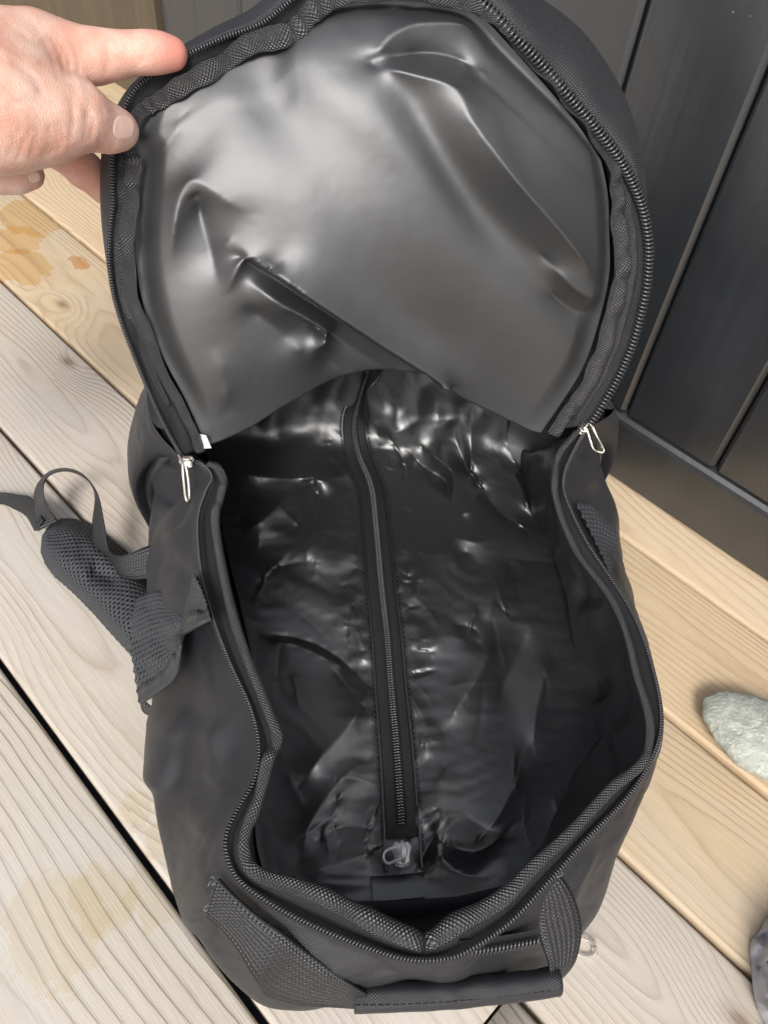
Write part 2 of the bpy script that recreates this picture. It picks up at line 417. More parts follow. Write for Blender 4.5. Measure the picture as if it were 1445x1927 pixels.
def plank(name, a0, a1, w0, w1, mat, parent, dz=0.0, rad=.0035, warp=0.0):
    """board along AD with eased long edges; its own axes are x along, y across"""
    wd = w1 - w0; xs = np.linspace(0, a1 - a0, max(2, int((a1 - a0) / .06)))
    k = 5; a = np.linspace(0, math.pi / 2, k)
    ys = np.r_[0, rad - rad * np.cos(a), wd - rad + rad * np.sin(a), wd]
    zs = np.r_[-.028, -rad + rad * np.sin(a), -rad + rad * np.cos(a), -.028]
    V = np.zeros((len(xs), len(ys), 3)); V[..., 0] = xs[:, None]
    wob = np.array([mnoise.noise(Vector((x * 3, w0 * 9, 3.1))) for x in xs]) * .0009
    wob2 = np.array([mnoise.noise(Vector((x * 3, w1 * 9, 7.1))) for x in xs]) * .0009
    mid = ys > wd / 2
    V[..., 1] = ys[None]; V[:, ~mid, 1] += wob[:, None]; V[:, mid, 1] += wob2[:, None]
    V[..., 2] = zs[None]
    m = len(ys); f = gfaces(len(xs), m).tolist() + [list(range(m))[::-1], list(range((len(xs) - 1) * m, len(xs) * m))]
    o = mesh(name, V.reshape(-1, 3), f, mat, parent, smooth=True)
    o.matrix_world = Matrix(((AD[0], NW[0], 0, deck_pt(a0, w0, dz)[0]), (AD[1], NW[1], 0, deck_pt(a0, w0, dz)[1]), (0, 0, 1, dz), (0, 0, 0, 1)))
    return o
def boxv(lo, hi):
    v = np.array([[x, y, z] for x in (lo[0], hi[0]) for y in (lo[1], hi[1]) for z in (lo[2], hi[2])])
    return v, [[0, 1, 3, 2], [4, 6, 7, 5], [0, 4, 5, 1], [2, 3, 7, 6], [0, 2, 6, 4], [1, 5, 7, 3]]
M_SOIL = plain('dark_soil', (.24, .26, .30), .95, var=.4, bump=.6, scale=40)
g_ = mesh('ground', [(-60, -60, -.085), (60, -60, -.085), (60, 60, -.085), (-60, 60, -.085)], [[0, 1, 2, 3]], M_SOIL)
g_['kind'] = 'structure'
M_JOIST = plain('joist_wood', (.22, .17, .12), .8, var=.3, scale=60)
J = Join()
for a in (-1.3, -.7, -.02, .6, 1.2, 1.8, 2.4):
    v, f = boxv((a - .024, -2.3, -.084), (a + .024, .80, -.0295))
    J.add(AD * v[:, :1] + NW * v[:, 1:2] + np.array([0, 0, 1]) * v[:, 2:3], f)
deck = J.build('deck', M_JOIST, smooth=False); deck['kind'] = 'structure'
WHT, TAN = (.60, .545, .465), (.37, .275, .19)
YEL, BRN = (.63, .49, .32), (.38, .235, .12)
amber = (.93, .79, .56)
pale = (.95, .90, .79)
B = [-.0990, .0262, .1528, .2748, .3956, .5267]     # joints across the deck
SPEC = [
 dict(w=(-.0990, .0246), seed=3.1, light=(.62, .565, .475), dark=(.36, .285, .21), ring=.0062, d0=.050, w0=.020, grey=.45, knots=.3,
      stains=[(.2087, .0595, .030, .75, pale), (.2007, .0912, .019, .6, (.93, .86, .70)), (.181, .117, .016, .5, (.93, .86, .70)), (.262, .025, .02, .8, pale)], ridge=.9),
 dict(w=(.0292, .1508), seed=8.6, light=WHT, dark=TAN, ring=.0050, d0=.030, w0=.065, grey=.55, knots=.9, stains=[(.24, .01, .009, .8, pale), (.21, .012, .012, .8, pale)], wob=1.3),
 dict(w=(.1548, .2728), seed=12.4, light=(.61, .54, .45), dark=(.37, .27, .185), ring=.0045, d0=.028, w0=.060, grey=.45, knots=1.3, wob=1.4),
 dict(w=(.2768, .3936), seed=5.5, light=YEL, dark=(.40, .27, .16), ring=.0046, d0=.035, w0=.055, grey=.30, knots=1.0,
      stains=[(1.015, .097, .040, .95, amber), (.918, .031, .034, .95, amber), (.880, .0905, .011, .9, (.85, .58, .34)), (.975, .055, .030, .95, amber)], wob=1.2),
 dict(w=(.3976, .5247), seed=20.2, light=(.66, .51, .33), dark=(.42, .26, .13), ring=.0058, d0=.026, w0=.085, grey=.12, knots=.5, wob=1.2,
      stains=[]),
 dict(w=(.5287, .640), seed=16.3, light=(.68, .54, .37), dark=(.46, .31, .18), ring=.0040, d0=.05, w0=.02, grey=.10, knots=.3),
 dict(w=(.644, .7540), seed=27.3, light=(.60, .47, .29), dark=(.40, .27, .14), ring=.0040, d0=.05, w0=.02, grey=.10, knots=.3),
]
def shift(s, a0):                                    # stains are given along the deck; a plank's x starts at its end
    s = dict(s); s['stains'] = [(x - a0, y, r, t, c) for x, y, r, t, c in s.get('stains', ())]; s.pop('w'); return s
for k, s in enumerate(SPEC):
    w0, w1 = s['w']
    if k == 1:
        plank('plank', -.0185, 2.6, w0, w1, plank_mat('deck_wood', **shift(s, -.0185)), deck)
        s2 = dict(s); s2['seed'] = 31.7; s2['stains'] = []
        plank('plank', -1.5, -.0205, w0, w1, plank_mat('deck_wood', **shift(s2, -1.5)), deck)
    else:
        plank('plank', -1.5, 2.6, w0, w1, plank_mat('deck_wood', **shift(s, -1.5)), deck, dz=[0, 0, 0, 0, .0005, -.0008, 0][k])
for k in range(16):
    w1 = -.1020 - k * .125; s = SPEC[k % 2]
    plank('plank', -1.5, 2.6, w1 - .122, w1, plank_mat('deck_wood', **{**shift(s, -1.5), 'seed': 40.3 + k * 3, 'stains': []}), deck)

def paint(name, base, rough, spec, seed):
    m, n, l, b = new_mat(name); g = NB(m); v = g.coord('Object')
    x, y, z = g.xyz(v)
    st, _ = g.noise(g.comb(g.math('MULTIPLY', x, 60), y, g.math('MULTIPLY', z, 4)), 1.0, 4, .6)
    du, _ = g.noise(v, 9 + seed, 4, .6)
    sp_, _ = g.voro(v, 70)
    c = g.mix(st, tuple(q * .6 for q in base), tuple(q * 1.6 for q in base))
    c = g.mix(g.ramp(du, [(.5, 0.0), (.85, .25)]), c, tuple(q * 1.7 + .01 for q in base))
    sn, _ = g.noise(v, 25, 2)
    dots = g.math('MULTIPLY', g.ramp(sp_, [(.035, 1.0), (.06, 0.0)]), g.ramp(sn, [(.56, 0.0), (.64, 1.0)]))
    c = g.mix(g.math('MULTIPLY', dots, .7), c, (.35, .35, .34))
    l.new(c, b.inputs['Base Color'])
    l.new(g.math('MULTIPLY_ADD', du, .22, rough - .1), b.inputs['Roughness'])
    b.inputs['Specular IOR Level'].default_value = spec; b.inputs['IOR'].default_value = 1.75
    l.new(g.bump(g.math('ADD', g.math('MULTIPLY', st, 1.0), g.math('MULTIPLY', dots, .8)), .45, .0010), b.inputs['Normal'])
    return m
M_WALL = paint('black_paint', (.016, .018, .021), .33, .9, 0)
M_SKIRT = paint('black_paint_skirting', (.018, .020, .022), .36, .7, 3)
M_RECESS = paint('dark_paint_deck_reflection', (.085, .064, .040), .55, .4, 5)  # dark paint; the brown is the deck's reflection put into the base colour
def wall_board(name, a0, a1, z0, z1, d, th, mat, parent, bev=.004):
    """upright board: x along AD, y outwards (towards the room), z up; v-groove bevels on its long edges"""
    wd = a1 - a0; ys = np.array([0, 0, bev, wd - bev, wd, wd]); ds = np.array([th, bev * 1.0, 0, 0, bev * 1.0, th])
    V = np.zeros((2, 6, 3)); V[..., 0] = ys[None]; V[..., 1] = -ds[None]; V[0, :, 2] = 0; V[1, :, 2] = z1 - z0
    V[..., 1] *= -1
    f = gfaces(2, 6)[:, ::-1].tolist() + [[0, 5, 4, 3, 2, 1], [6, 7, 8, 9, 10, 11]] + [[0, 6, 11, 5]]
    o = mesh(name, V.reshape(-1, 3), f, mat, parent, smooth=False)
    p = deck_pt(a0, d, z0)
    o.matrix_basis = Matrix(((AD[0], NW[0], 0, p[0]), (AD[1], NW[1], 0, p[1]), (0, 0, 1, z0), (0, 0, 0, 1)))
    return o
WD = .584
wall = bpy.data.objects.new('panelled_wall', None); col.objects.link(wall); wall.location = deck_pt(.3, WD, 0)
bpy.context.view_layer.update()
tag(wall, 'black painted board wall with skirting rising from the deck behind the backpack', 'wall')
def wp(o):                                            # keep the world placing under an Empty that is not at the origin
    o.matrix_parent_inverse = Matrix.Translation(-wall.location); return o
edges = [-.80, -.70, -.60, -.495, -.39, -.285, -.18, -.08, .0205, .1203, .2195, .3215, .423, .525, .625, .72, .8106, .9035, .978]
for a0, a1 in zip(edges[:-1], edges[1:]):
    wp(wall_board('board', a0 + .0012, a1 - .0012, .0765, 1.25, WD + .006, .016, M_WALL, wall))
v, f = boxv((-.80, WD + .0225, .0), (.978, WD + .04, 1.25))
wp(mesh('backing', AD * v[:, :1] + NW * v[:, 1:2] + np.array([0, 0, 1.0]) * v[:, 2:3], f, M_WALL, wall, smooth=False))
# skirting with an eased, slightly sloping top edge
prof = np.array([(WD, .004), (WD, .066), (WD + .0015, .0705), (WD + .005, .0735), (WD + .0215, .076), (WD + .0215, .004)])
xs = np.linspace(-.80, .9785, 24)
V = np.array([[deck_pt(a, d, z) for d, z in prof] for a in xs]); n_ = len(prof)
f = gfaces(len(xs), n_, False, True).tolist() + [list(range(n_)), list(range((len(xs) - 1) * n_, len(xs) * n_))[::-1]]
sk = wp(mesh('skirting_board', V.reshape(-1, 3), f, M_SKIRT, wall, smooth=False))
rec = bpy.data.objects.new('recessed_wall', None); col.objects.link(rec); rec.location = deck_pt(1.4, .70, 0); bpy.context.view_layer.update()
tag(rec, 'dark boarded wall set back beyond the end of the skirting', 'wall')
for a0, a1 in [(.99, 1.17), (1.1715, 1.34), (1.3415, 1.5095), (1.511, 1.68), (1.6815, 1.85), (1.8515, 2.02), (2.0215, 2.19), (2.1915, 2.36), (2.3615, 2.55)]:
    o = wall_board('board', a0, a1, .002, 1.25, .70, .02, M_RECESS, rec, bev=.0015)
    o.matrix_parent_inverse = Matrix.Translation(-rec.location)
v, f = boxv((.9795, WD + .0, .002), (.9895, .735, 1.25))
o = mesh('return_board', AD * v[:, :1] + NW * v[:, 1:2] + np.array([0, 0, 1.0]) * v[:, 2:3], f, M_RECESS, rec, smooth=False)
o.matrix_parent_inverse = Matrix.Translation(-rec.location)

# ------------------------------------------------------------------ backpack
bag = bpy.data.objects.new('backpack', None); col.objects.link(bag)
tag(bag, 'open black backpack lying on the deck with its lid held up', 'backpack')
# stations of the opening: zipper coil (px, py, z), binding (px, py), widest side (px, py, z)
ST = [
 (350,868,.150, 392,872, 303,870,.075), (375,873,.150, 408,880, 297,905,.070), (398,900,.148, 421,905, 290,950,.062),
 (385,930,.146, 413,940, 285,980,.055), (371,985,.144, 405,985, 283,1010,.050), (378,1080,.142, 420,1080, 284,1090,.048),
 (400,1165,.140, 440,1165, 290,1175,.046), (432,1250,.138, 470,1250, 298,1260,.045), (470,1335,.137, 508,1345, 299,1340,.045),
 (487,1405,.136, 522,1392, 297,1420,.045), (480,1465,.136, 503,1438, 295,1490,.045), (447,1525,.135, 484,1512, 298,1545,.045),
 (427,1570,.135, 463,1560, 305,1595,.045), (427,1612,.134, 460,1605, 318,1650,.045), (452,1660,.132, 482,1642, 340,1700,.045),
 (520,1708,.130, 560,1668, 400,1795,.045), (600,1748,.128, 640,1702, 470,1870,.046), (680,1780,.126, 710,1738, 560,1893,.050),
 (760,1805,.124, 783,1770, 700,1880,.052), (830,1806,.124, 812,1768, 850,1878,.052), (880,1790,.126, 860,1738, 960,1862,.050),
 (960,1735,.130, 945,1690, 1040,1835,.048), (1040,1650,.135, 1010,1625, 1095,1765,.046), (1100,1583,.138, 1075,1565, 1132,1670,.045),
 (1180,1500,.140, 1150,1485, 1143,1570,.045), (1230,1420,.142, 1208,1435, 1170,1480,.045), (1243,1350,.143, 1222,1372, 1195,1390,.045),
 (1225,1255,.143, 1195,1265, 1188,1270,.045), (1190,1160,.143, 1168,1160, 1178,1170,.046), (1140,1080,.144, 1112,1075, 1172,1085,.048),
 (1098,1015,.145, 1072,1015, 1168,1035,.050), (1064,940,.147, 1046,940, 1160,992,.054), (1060,900,.148, 1043,900, 1150,950,.060),
 (1075,858,.150, 1052,855, 1132,912,.068), (1100,812,.152, 1085,812, 1113,870,.075)]
ST = np.array(ST, float)
NB_ = 700
coil = P(ST[:, 0], ST[:, 1], ST[:, 2])
bind = P(ST[:, 3], ST[:, 4], ST[:, 2] + .003)
side = P(ST[:, 5], ST[:, 6], ST[:, 7])
ctr = np.array([.045, .34, 0])
back_rim = np.array([(.222, .488, .152), (.205, .535, .150), (.145, .565, .148), (.05, .590, .146), (-.05, .590, .146), (-.125, .560, .148), (-.160, .505, .150), (-.150, .445, .150)])
back_side = np.array([(.240, .490, .07), (.215, .545, .06), (.150, .582, .055), (.05, .612, .055), (-.055, .612, .055), (-.145, .577, .055), (-.185, .512, .062), (-.175, .435, .068)])
Rr = np.vstack([coil, back_rim]); Sr = np.vstack([side, back_side])
base = Sr.copy(); base[:, :2] = ctr[:2] + (Sr[:, :2] - ctr[:2]) * .93; base[:, 2] = .003
up_ = Rr * .62 + Sr * .38
outd = unit((Sr - ctr) * np.array([1, 1, 0]))
up_ = up_ + outd * .006
loops = [sp(q, NB_, True) for q in (Rr, up_, Sr, base)]
col4 = np.stack(loops, 0)                                     # 4 x NB x 3
body = sp(col4.reshape(4, -1), 60).reshape(60, NB_, 3)
def blur_rows(A):
    B = A.copy()
    for _ in range(6): B = (np.roll(B, 1, 1) + 2 * B + np.roll(B, -1, 1)) / 4
    return B
# soft dents and drag lines in the side fabric
Nb = np.broadcast_to(unit((body - ctr) * np.array([1, 1, .25])), body.shape)
v_ = np.linspace(0, 1, 60)[:, None]
env = np.sin(np.pi * np.clip(v_ * 1.15, 0, 1)) ** .8
qn = body * np.array([1, 1, .45])
body = body + Nb * (env * (grid_noise(qn, 9, 3.3, 2) * .0065 + grid_noise(body * np.array([1, 1, .3]), 26, 9.1, 2) * .0030))[..., None]
# a drag fold below the left corner, a crease by the slider, as on the photograph
bpx = None
def project(A):
    d = A - EYE; z = d @ FWD
    return np.stack([CX + FPX * (d @ RIGHT) / z, CY + FPX * (d @ DOWN) / z], -1)
bp = project(body)
for pts, A, a, b_ in [(((348, 1330), (330, 1420), (302, 1505)), .010, 14, 60), (((352, 1370), (338, 1440), (318, 1500)), -.006, 10, 14), (((400, 1350), (412, 1430), (395, 1480)), .006, 16, 26), (((440, 1470), (400, 1520), (350, 1560)), .005, 30, 16),
                      (((338, 878), (318, 905), (296, 930)), .009, 8, 18), (((342, 900), (325, 925), (300, 952)), -.007, 10, 12), (((398, 950), (350, 1000), (300, 1030)), .008, 26, 14), (((360, 930), (340, 960), (325, 1010)), -.005, 14, 14), (((310, 1060), (340, 1075), (375, 1090)), -.006, 14, 14),
                      (((1085, 850), (1110, 900), (1118, 930)), .006, 8, 16), (((420, 1650), (380, 1700), (365, 1760)), .005, 12, 22), (((395, 1690), (405, 1730), (395, 1790)), -.004, 8, 10), (((560, 1740), (640, 1780), (740, 1815)), -.004, 10, 10),
                      (((900, 1790), (960, 1815), (1040, 1810)), -.004, 14, 14), (((1120, 1590), (1080, 1660), (1070, 1720)), .004, 12, 12)]:
    cr = crease(bp, pts, A, a, b_) * sstep(v_ / .22)
    body = body + Nb * cr[..., None]
pinb = np.zeros(body.shape[:2], bool); pinb[:3] = True; pinb[-6:] = True
_, dbd = settle(body, blur_rows(body), pinb, 1.012, (22, 240), 90, .4, .02, (0, 0, -.00001), .003, (2, 4))
body = body + dbd * np.sin(np.pi * np.linspace(0, 1, 60))[:, None, None] ** .3
sheet('body_shell', np.concatenate([body, body[:, :1]], 1), M_OUT, bag)
# bottom fabric on the deck
bl = loops[3]; cen = bl.mean(0)
bot = np.stack([cen + (bl - cen) * k for k in np.linspace(1, 0.001, 6)], 0); bot[..., 2] = .003
sheet('base_panel', np.concatenate([bot, bot[:, :1]], 1), M_OUT, bag)
NF = 480
def st_curve(A, n=NF): return spline(A, n)
coilc, bindc = sp(coil, NF), sp(bind, NF)
# zipper tape lying between coil and binding, a shallow trough
mid = (coilc + bindc) / 2 - np.array([0, 0, .0035])
e0 = coilc + unit(coilc - bindc) * .0015
tape = sp(np.stack([e0 + [0, 0, .0006], coilc, mid * .5 + coilc * .5 + [0, 0, .0005], mid, bindc - [0, 0, .003]]).reshape(5, -1), 14).reshape(14, NF, 3)
zt = sheet('zipper_tape', tape, M_TAPE, bag, thick=.0006)
def teeth(name, C, Nrm, mat, parent, pitch=.0022, size=(.0022, .0008), k=6, row=1):
    """coil zipper: one bent loop of filament per tooth, all in one mesh"""
    L = np.concatenate([[0], np.cumsum(np.linalg.norm(np.diff(C, axis=0), axis=1))]); n = int(L[-1] / pitch)
    s = (np.arange(n) + .5) * pitch
    c = np.stack([np.interp(s, L, C[:, i]) for i in range(3)], 1)
    N = unit(np.stack([np.interp(s, L, Nrm[:, i]) for i in range(3)], 1))
    T = unit(np.gradient(c, axis=0)); S = unit(np.cross(T, N))
    a = np.linspace(-.25 * math.pi, 1.25 * math.pi, 7)
    path = (np.cos(a)[None, :, None] * S[:, None] * size[0] + np.sin(a)[None, :, None] * N[:, None] * size[0] * .75
            + T[:, None] * (np.linspace(-.25, .25, 7)[None, :, None] * pitch))
    pts = c[:, None] + path                                    # n x 7 x 3
    dT = unit(np.gradient(pts, axis=1)); A1 = unit(np.cross(dT, T[:, None])); A2 = np.cross(dT, A1)
    b = np.linspace(0, 2 * math.pi, k, endpoint=False)
    ring = pts[:, :, None] + size[1] * (np.cos(b)[None, None, :, None] * A1[:, :, None] + np.sin(b)[None, None, :, None] * A2[:, :, None])
    f = gfaces(7, k, False, True); F = (f[None] + (np.arange(n) * 7 * k)[:, None, None]).reshape(-1, 4)
    o = mesh(name, ring.reshape(-1, 3), F, mat, parent); o['kind'] = 'stuff'; return o
outw = unit(coilc - bindc) * .75 + np.array([0, 0, .65])
teeth('zipper_teeth', coilc + [0, 0, .0012], outw, M_COIL, zt, .0018, (.0013, .0005))
# rolled binding along the opening: full on the left and at the near end, slimmer on the right
rb = np.interp(np.linspace(0, 34, NF), [0, 3, 9, 14, 17, 18.4, 18.6, 20, 22, 26, 34], [.0028, .0032, .0034, .0036, .0058, .0045, .0045, .0056, .0036, .0025, .0027])
wv = np.array([mnoise.noise(Vector((s * .09, 2.2, 0))) for s in range(NF)])
bc = bindc + np.stack([wv * 0, wv * 0, wv * .0030], 1)
bc[:, 2] -= .009 * np.exp(-((np.linspace(0, 34, NF) - 18.5) / .28) ** 2)       # notch where its two ends meet
tube('rim_binding', bc, rb * (1 + .12 * wv), M_BIND, bag, k=14, flat=.62)
# stitch line along the tape
def stitches(name, C, N, mat, parent, pitch=.0042, r=.00035):
    L = np.concatenate([[0], np.cumsum(np.linalg.norm(np.diff(C, axis=0), axis=1))]); n = int(L[-1] / pitch); J = Join()
    for k in range(n):
        s = np.array([k * pitch, k * pitch + pitch * .33, k * pitch + pitch * .68])
        c = np.stack([np.interp(s, L, C[:, i]) for i in range(3)], 1); c[1] += N * .0003
        J.add(*tube_arr(c, r, 5, up=np.array([.3, .2, 1.0])))
    o = J.build(name, mat, parent); o['kind'] = 'stuff'; return o

# --- interior: floor panel with the centre zipper, and the lining hanging from the binding
FZ = .020
seamR = [(930, 752), (955, 830), (985, 900), (1010, 970), (1060, 1050), (1095, 1150), (1120, 1260), (1132, 1360), (1122, 1440), (1075, 1525), (1018, 1600), (972, 1660)]
seamL = [(395, 800), (402, 900), (412, 960), (430, 1050), (455, 1150), (480, 1260), (500, 1380), (495, 1460), (480, 1540), (490, 1620), (520, 1680)]
FG = coons([(330, 660), (500, 640), (690, 640), (850, 650), (960, 690)], [(520, 1695), (640, 1697), (760, 1694), (860, 1686), (962, 1662)],
           [(330, 660)] + seamL[1:] + [(520, 1695)], [(960, 690)] + seamR[1:] + [(962, 1662)], 420, 320)
fd = np.zeros(FG.shape[:2])
mm = .001
# big forms of the floor: the back padding below it bulges between the side seams
X_, Y_ = FG[..., 0], FG[..., 1]
fd += 10 * mm * np.exp(-((X_ - 600) / 90) ** 2 - ((Y_ - 1010) / 120) ** 2)
fd += 7 * mm * np.exp(-((X_ - 620) / 100) ** 2 - ((Y_ - 1420) / 170) ** 2)
fd += 9 * mm * np.exp(-((X_ - 880) / 100) ** 2 - ((Y_ - 1120) / 170) ** 2)
fd += 6 * mm * np.exp(-((X_ - 900) / 110) ** 2 - ((Y_ - 1480) / 150) ** 2)
fd += 7 * mm * np.exp(-((Y_ - 790) / 60) ** 2)                       # the head end rises towards the lid
FC = [ # points, mm, width left, width right
 ([(410, 888), (480, 897), (560, 902), (610, 905), (680, 895)], 15, 55, 20), ([(590, 905), (540, 935), (500, 975), (450, 1010)], 9, 45, 22),
 ([(480, 1196), (540, 1198), (600, 1215), (660, 1255), (715, 1310)], -7, 22, 12), ([(500, 1205), (560, 1212), (640, 1250)], 5, 12, 40),
 ([(600, 930), (590, 1000), (570, 1080)], 3, 10, 34), ([(655, 1120), (672, 1190), (690, 1240)], 3, 12, 22),
 ([(690, 1310), (660, 1360), (610, 1420), (560, 1480)], 6, 40, 30), ([(700, 1420), (640, 1470), (590, 1540), (560, 1620)], 5, 26, 40),
 ([(640, 1500), (625, 1540), (600, 1580)], 4, 12, 12), ([(720, 1600), (650, 1620), (560, 1650)], 4, 30, 24),
 ([(700, 800), (740, 815), (790, 790), (850, 790), (900, 780)], 12, 45, 22), ([(765, 845), (800, 880), (840, 905), (842, 945)], -9, 16, 26),
 ([(790, 840), (850, 885), (850, 930), (825, 950)], 8, 14, 14), ([(885, 760), (886, 840), (885, 905)], 6, 18, 16), ([(905, 900), (880, 960), (850, 975)], 6, 16, 20),
 ([(850, 800), (880, 880), (940, 960), (990, 1000)], -10, 26, 20), ([(960, 880), (985, 930), (995, 970)], 9, 26, 12),
 ([(995, 972), (940, 1010), (890, 1020), (830, 1000)], 6, 26, 20), ([(960, 1060), (930, 1130), (905, 1170)], 3, 14, 18), ([(800, 1000), (790, 1080), (770, 1150)], 3, 10, 20),
 ([(730, 1010), (800, 1040), (880, 1040)], 3, 14, 16), ([(760, 1210), (840, 1200), (900, 1210)], 3, 18, 26),
 ([(935, 1200), (900, 1270), (860, 1330), (835, 1380)], 6, 16, 16), ([(1000, 1180), (960, 1260), (930, 1330)], -5, 24, 30),
 ([(760, 1290), (800, 1360), (800, 1440)], 4, 16, 24), ([(835, 1440), (825, 1500), (826, 1565)], 4, 9, 16), ([(824, 1563), (795, 1540), (780, 1500)], 5, 8, 12), ([(824, 1565), (800, 1600), (785, 1640)], 5, 10, 10),
 ([(824, 1565), (830, 1610), (870, 1645), (940, 1650)], -6, 20, 14), ([(840, 1590), (900, 1600), (960, 1560)], 6, 26, 18),
 ([(1040, 1230), (1010, 1330), (1000, 1420)], 5, 18, 26), ([(985, 1440), (940, 1530), (900, 1580)], 4, 22, 22)]
fd += ridges(FG, [(q[0], q[1] * 1.15, .25, .3) for q in FC], 48., 2.4, 500, 3) * mm
# tugs of the seams beside the zipper: small puckers
zpx = spline([(694, 700), (668, 785), (673, 850), (698, 915), (707, 990), (717, 1100), (728, 1200), (735, 1290), (745, 1400), (752, 1500), (758, 1600), (761, 1640)], 120)
dz_ = np.sqrt(((FG.reshape(-1, 1, 2) - zpx[None]) ** 2).sum(-1)); jz = dz_.argmin(1).reshape(FG.shape[:2]); dz_ = dz_.min(1).reshape(FG.shape[:2])
sgn = np.sign(X_ - zpx[jz, 0])
puck = np.array([mnoise.noise(Vector((y * .055 + x * .004, s * 7.7, 1.5))) for y, x, s in zip(Y_.ravel(), X_.ravel(), sgn.ravel())]).reshape(X_.shape)
fd += .9 * mm * puck * np.exp(-((dz_ - 55) / 38) ** 2)
fd += grid_noise(FG, .006, 4.4, 1) * 3.0 * mm
# crisp creases of thin nylon: mostly along the bag, some fanning from the seams
rc = random.Random(11); cur = []
for k in range(130):
    y0 = rc.uniform(760, 1640); x0 = rc.uniform(440, 1080); L_ = rc.uniform(40, 150); a_ = rc.gauss(1.45, .40) if rc.random() < .72 else rc.gauss(.25, .3) * (1 if x0 > 740 else -1)
    bend_ = rc.uniform(-.25, .25) * L_; c0 = np.array([math.cos(a_), math.sin(a_)]); n0 = np.array([-c0[1], c0[0]])
    m0 = np.array([x0, y0]); A_ = rc.choice((-1, 1, 1)) * rc.uniform(.35, 1.5)
    cur.append(([tuple(m0 - c0 * L_ / 2), tuple(m0 + n0 * bend_ * .5), tuple(m0 + c0 * L_ / 2)], A_, .3, .4))
for k in range(46):                                  # short tucks at right angles to the zipper seams
    i_ = rc.randrange(12, 118); s_x = rc.choice((-1, 1)); q_ = zpx[i_]; L_ = rc.uniform(18, 60); a_ = rc.gauss(0, .35)
    p0 = q_ + np.array([s_x * 44, 0]); cur.append(([tuple(p0), tuple(p0 + np.array([s_x * L_ * .5, L_ * .5 * math.tan(a_)])), tuple(p0 + np.array([s_x * L_, L_ * math.tan(a_) + 3]))], rc.choice((-1, 1)) * rc.uniform(.5, 1.4), .05, .6))
fd += ridges(FG, cur, 11., 2.4, 120, 1) * mm
fd *= sstep(np.minimum(1, (1700 - Y_) / 40))
rF = rays(FG[..., 0], FG[..., 1]); zfar = H + (.575 - .25 * (FG[..., 0] / 1445 - .48) ** 2 + .008 * grid_noise(FG, .012, 6.1, 2)) * rF[..., 2] / rF[..., 1]
def lift_far(z, zf): return z + np.maximum(0, np.log1p(np.exp(np.clip((zf - z) / .014, -30, 30))) * .014)
fd = lift_far(FZ + fd, zfar) - FZ
floor0 = P(FG[..., 0], FG[..., 1], FZ + fd)
zpx = spline([(694, 690), (668, 785), (673, 850), (698, 915), (707, 990), (717, 1100), (728, 1200), (735, 1290), (745, 1400), (752, 1500), (758, 1600), (761, 1640)], 120)
pinf = dz_ < 40
_, df = settle(floor0, P(FG[..., 0], FG[..., 1], lift_far(np.full(fd.shape, FZ), zfar)), pinf, 1.014, (90, 69), 120, .35, .03, (0, 0, -.00003), FZ - .002, (2, 4))
floorA = floor0 + df * .3
fl = sheet('inner_panel', floorA, M_INN, bag)
def on_floor(q, lift=0.0):
    """height of the floor near photo pixels q"""
    z = []
    for a in q:
        d = ((FG - a) ** 2).sum(-1).ravel(); i = np.argpartition(d, 6)[:6]; w = 1 / (d[i] + 4); z.append((fd.ravel()[i] * w).sum() / w.sum())
    z = np.array(z)
    z = np.convolve(np.pad(z, 3, mode='edge'), np.ones(7) / 7, 'valid')
    A = P(q[:, 0], q[:, 1], FZ + z); return A + unit(EYE - A) * lift
zc = on_floor(zpx, .0035)
zT, zS, zU = frames(zc)
zS = unit(zS * [1, 1, .15]); zE = unit(unit(EYE - zc) + [0, 0, .6])
zband = np.stack([zc + zS * s + zE * q for s, q in ((-.0120, -.003), (-.0112, .0002), (-.010, .0008), (-.005, .0), (0, .0004), (.005, .0), (.010, .0008), (.0112, .0002), (.0120, -.003))])
izt = sheet('inner_zipper_tape', zband[:, :112], M_TAPE, bag)
for s in (-1, 1):
    teeth('zipper_teeth', (zc + zS * s * .0014 + zE * .0018)[:110], (zE + zS * s * .5)[:110], M_COIL, izt, .00215, (.0021, .00062))
    ed = (zc + zS * s * .0120 + zE * .0014)
    tube('seam_fold', ed + np.array([[0, 0, .0006 * mnoise.noise(Vector((k * .8, s * 5.0, 0)))] for k in range(120)]), .0009, M_INN, fl, k=8, flat=.6)
    stitches('seam_stitching', zc + zS * s * .0140 + zE * .0016, np.array([0, 0, 1.0]), M_THREAD, fl, .0046, .00042)
# facing strip at the near end of the inner zipper
fq = spline([(700, 1668), (730, 1667), (765, 1664), (800, 1660)], 20)
fp = np.stack([on_floor(np.stack([fq[:, 0] + (y - 1665) * .05, fq[:, 1] + y - 1665], 1), .0024) for y in (1643, 1646, 1665, 1688, 1692)])
fp[0, :, 2] -= .003
sheet('zipper_facing', fp, M_INN, fl)
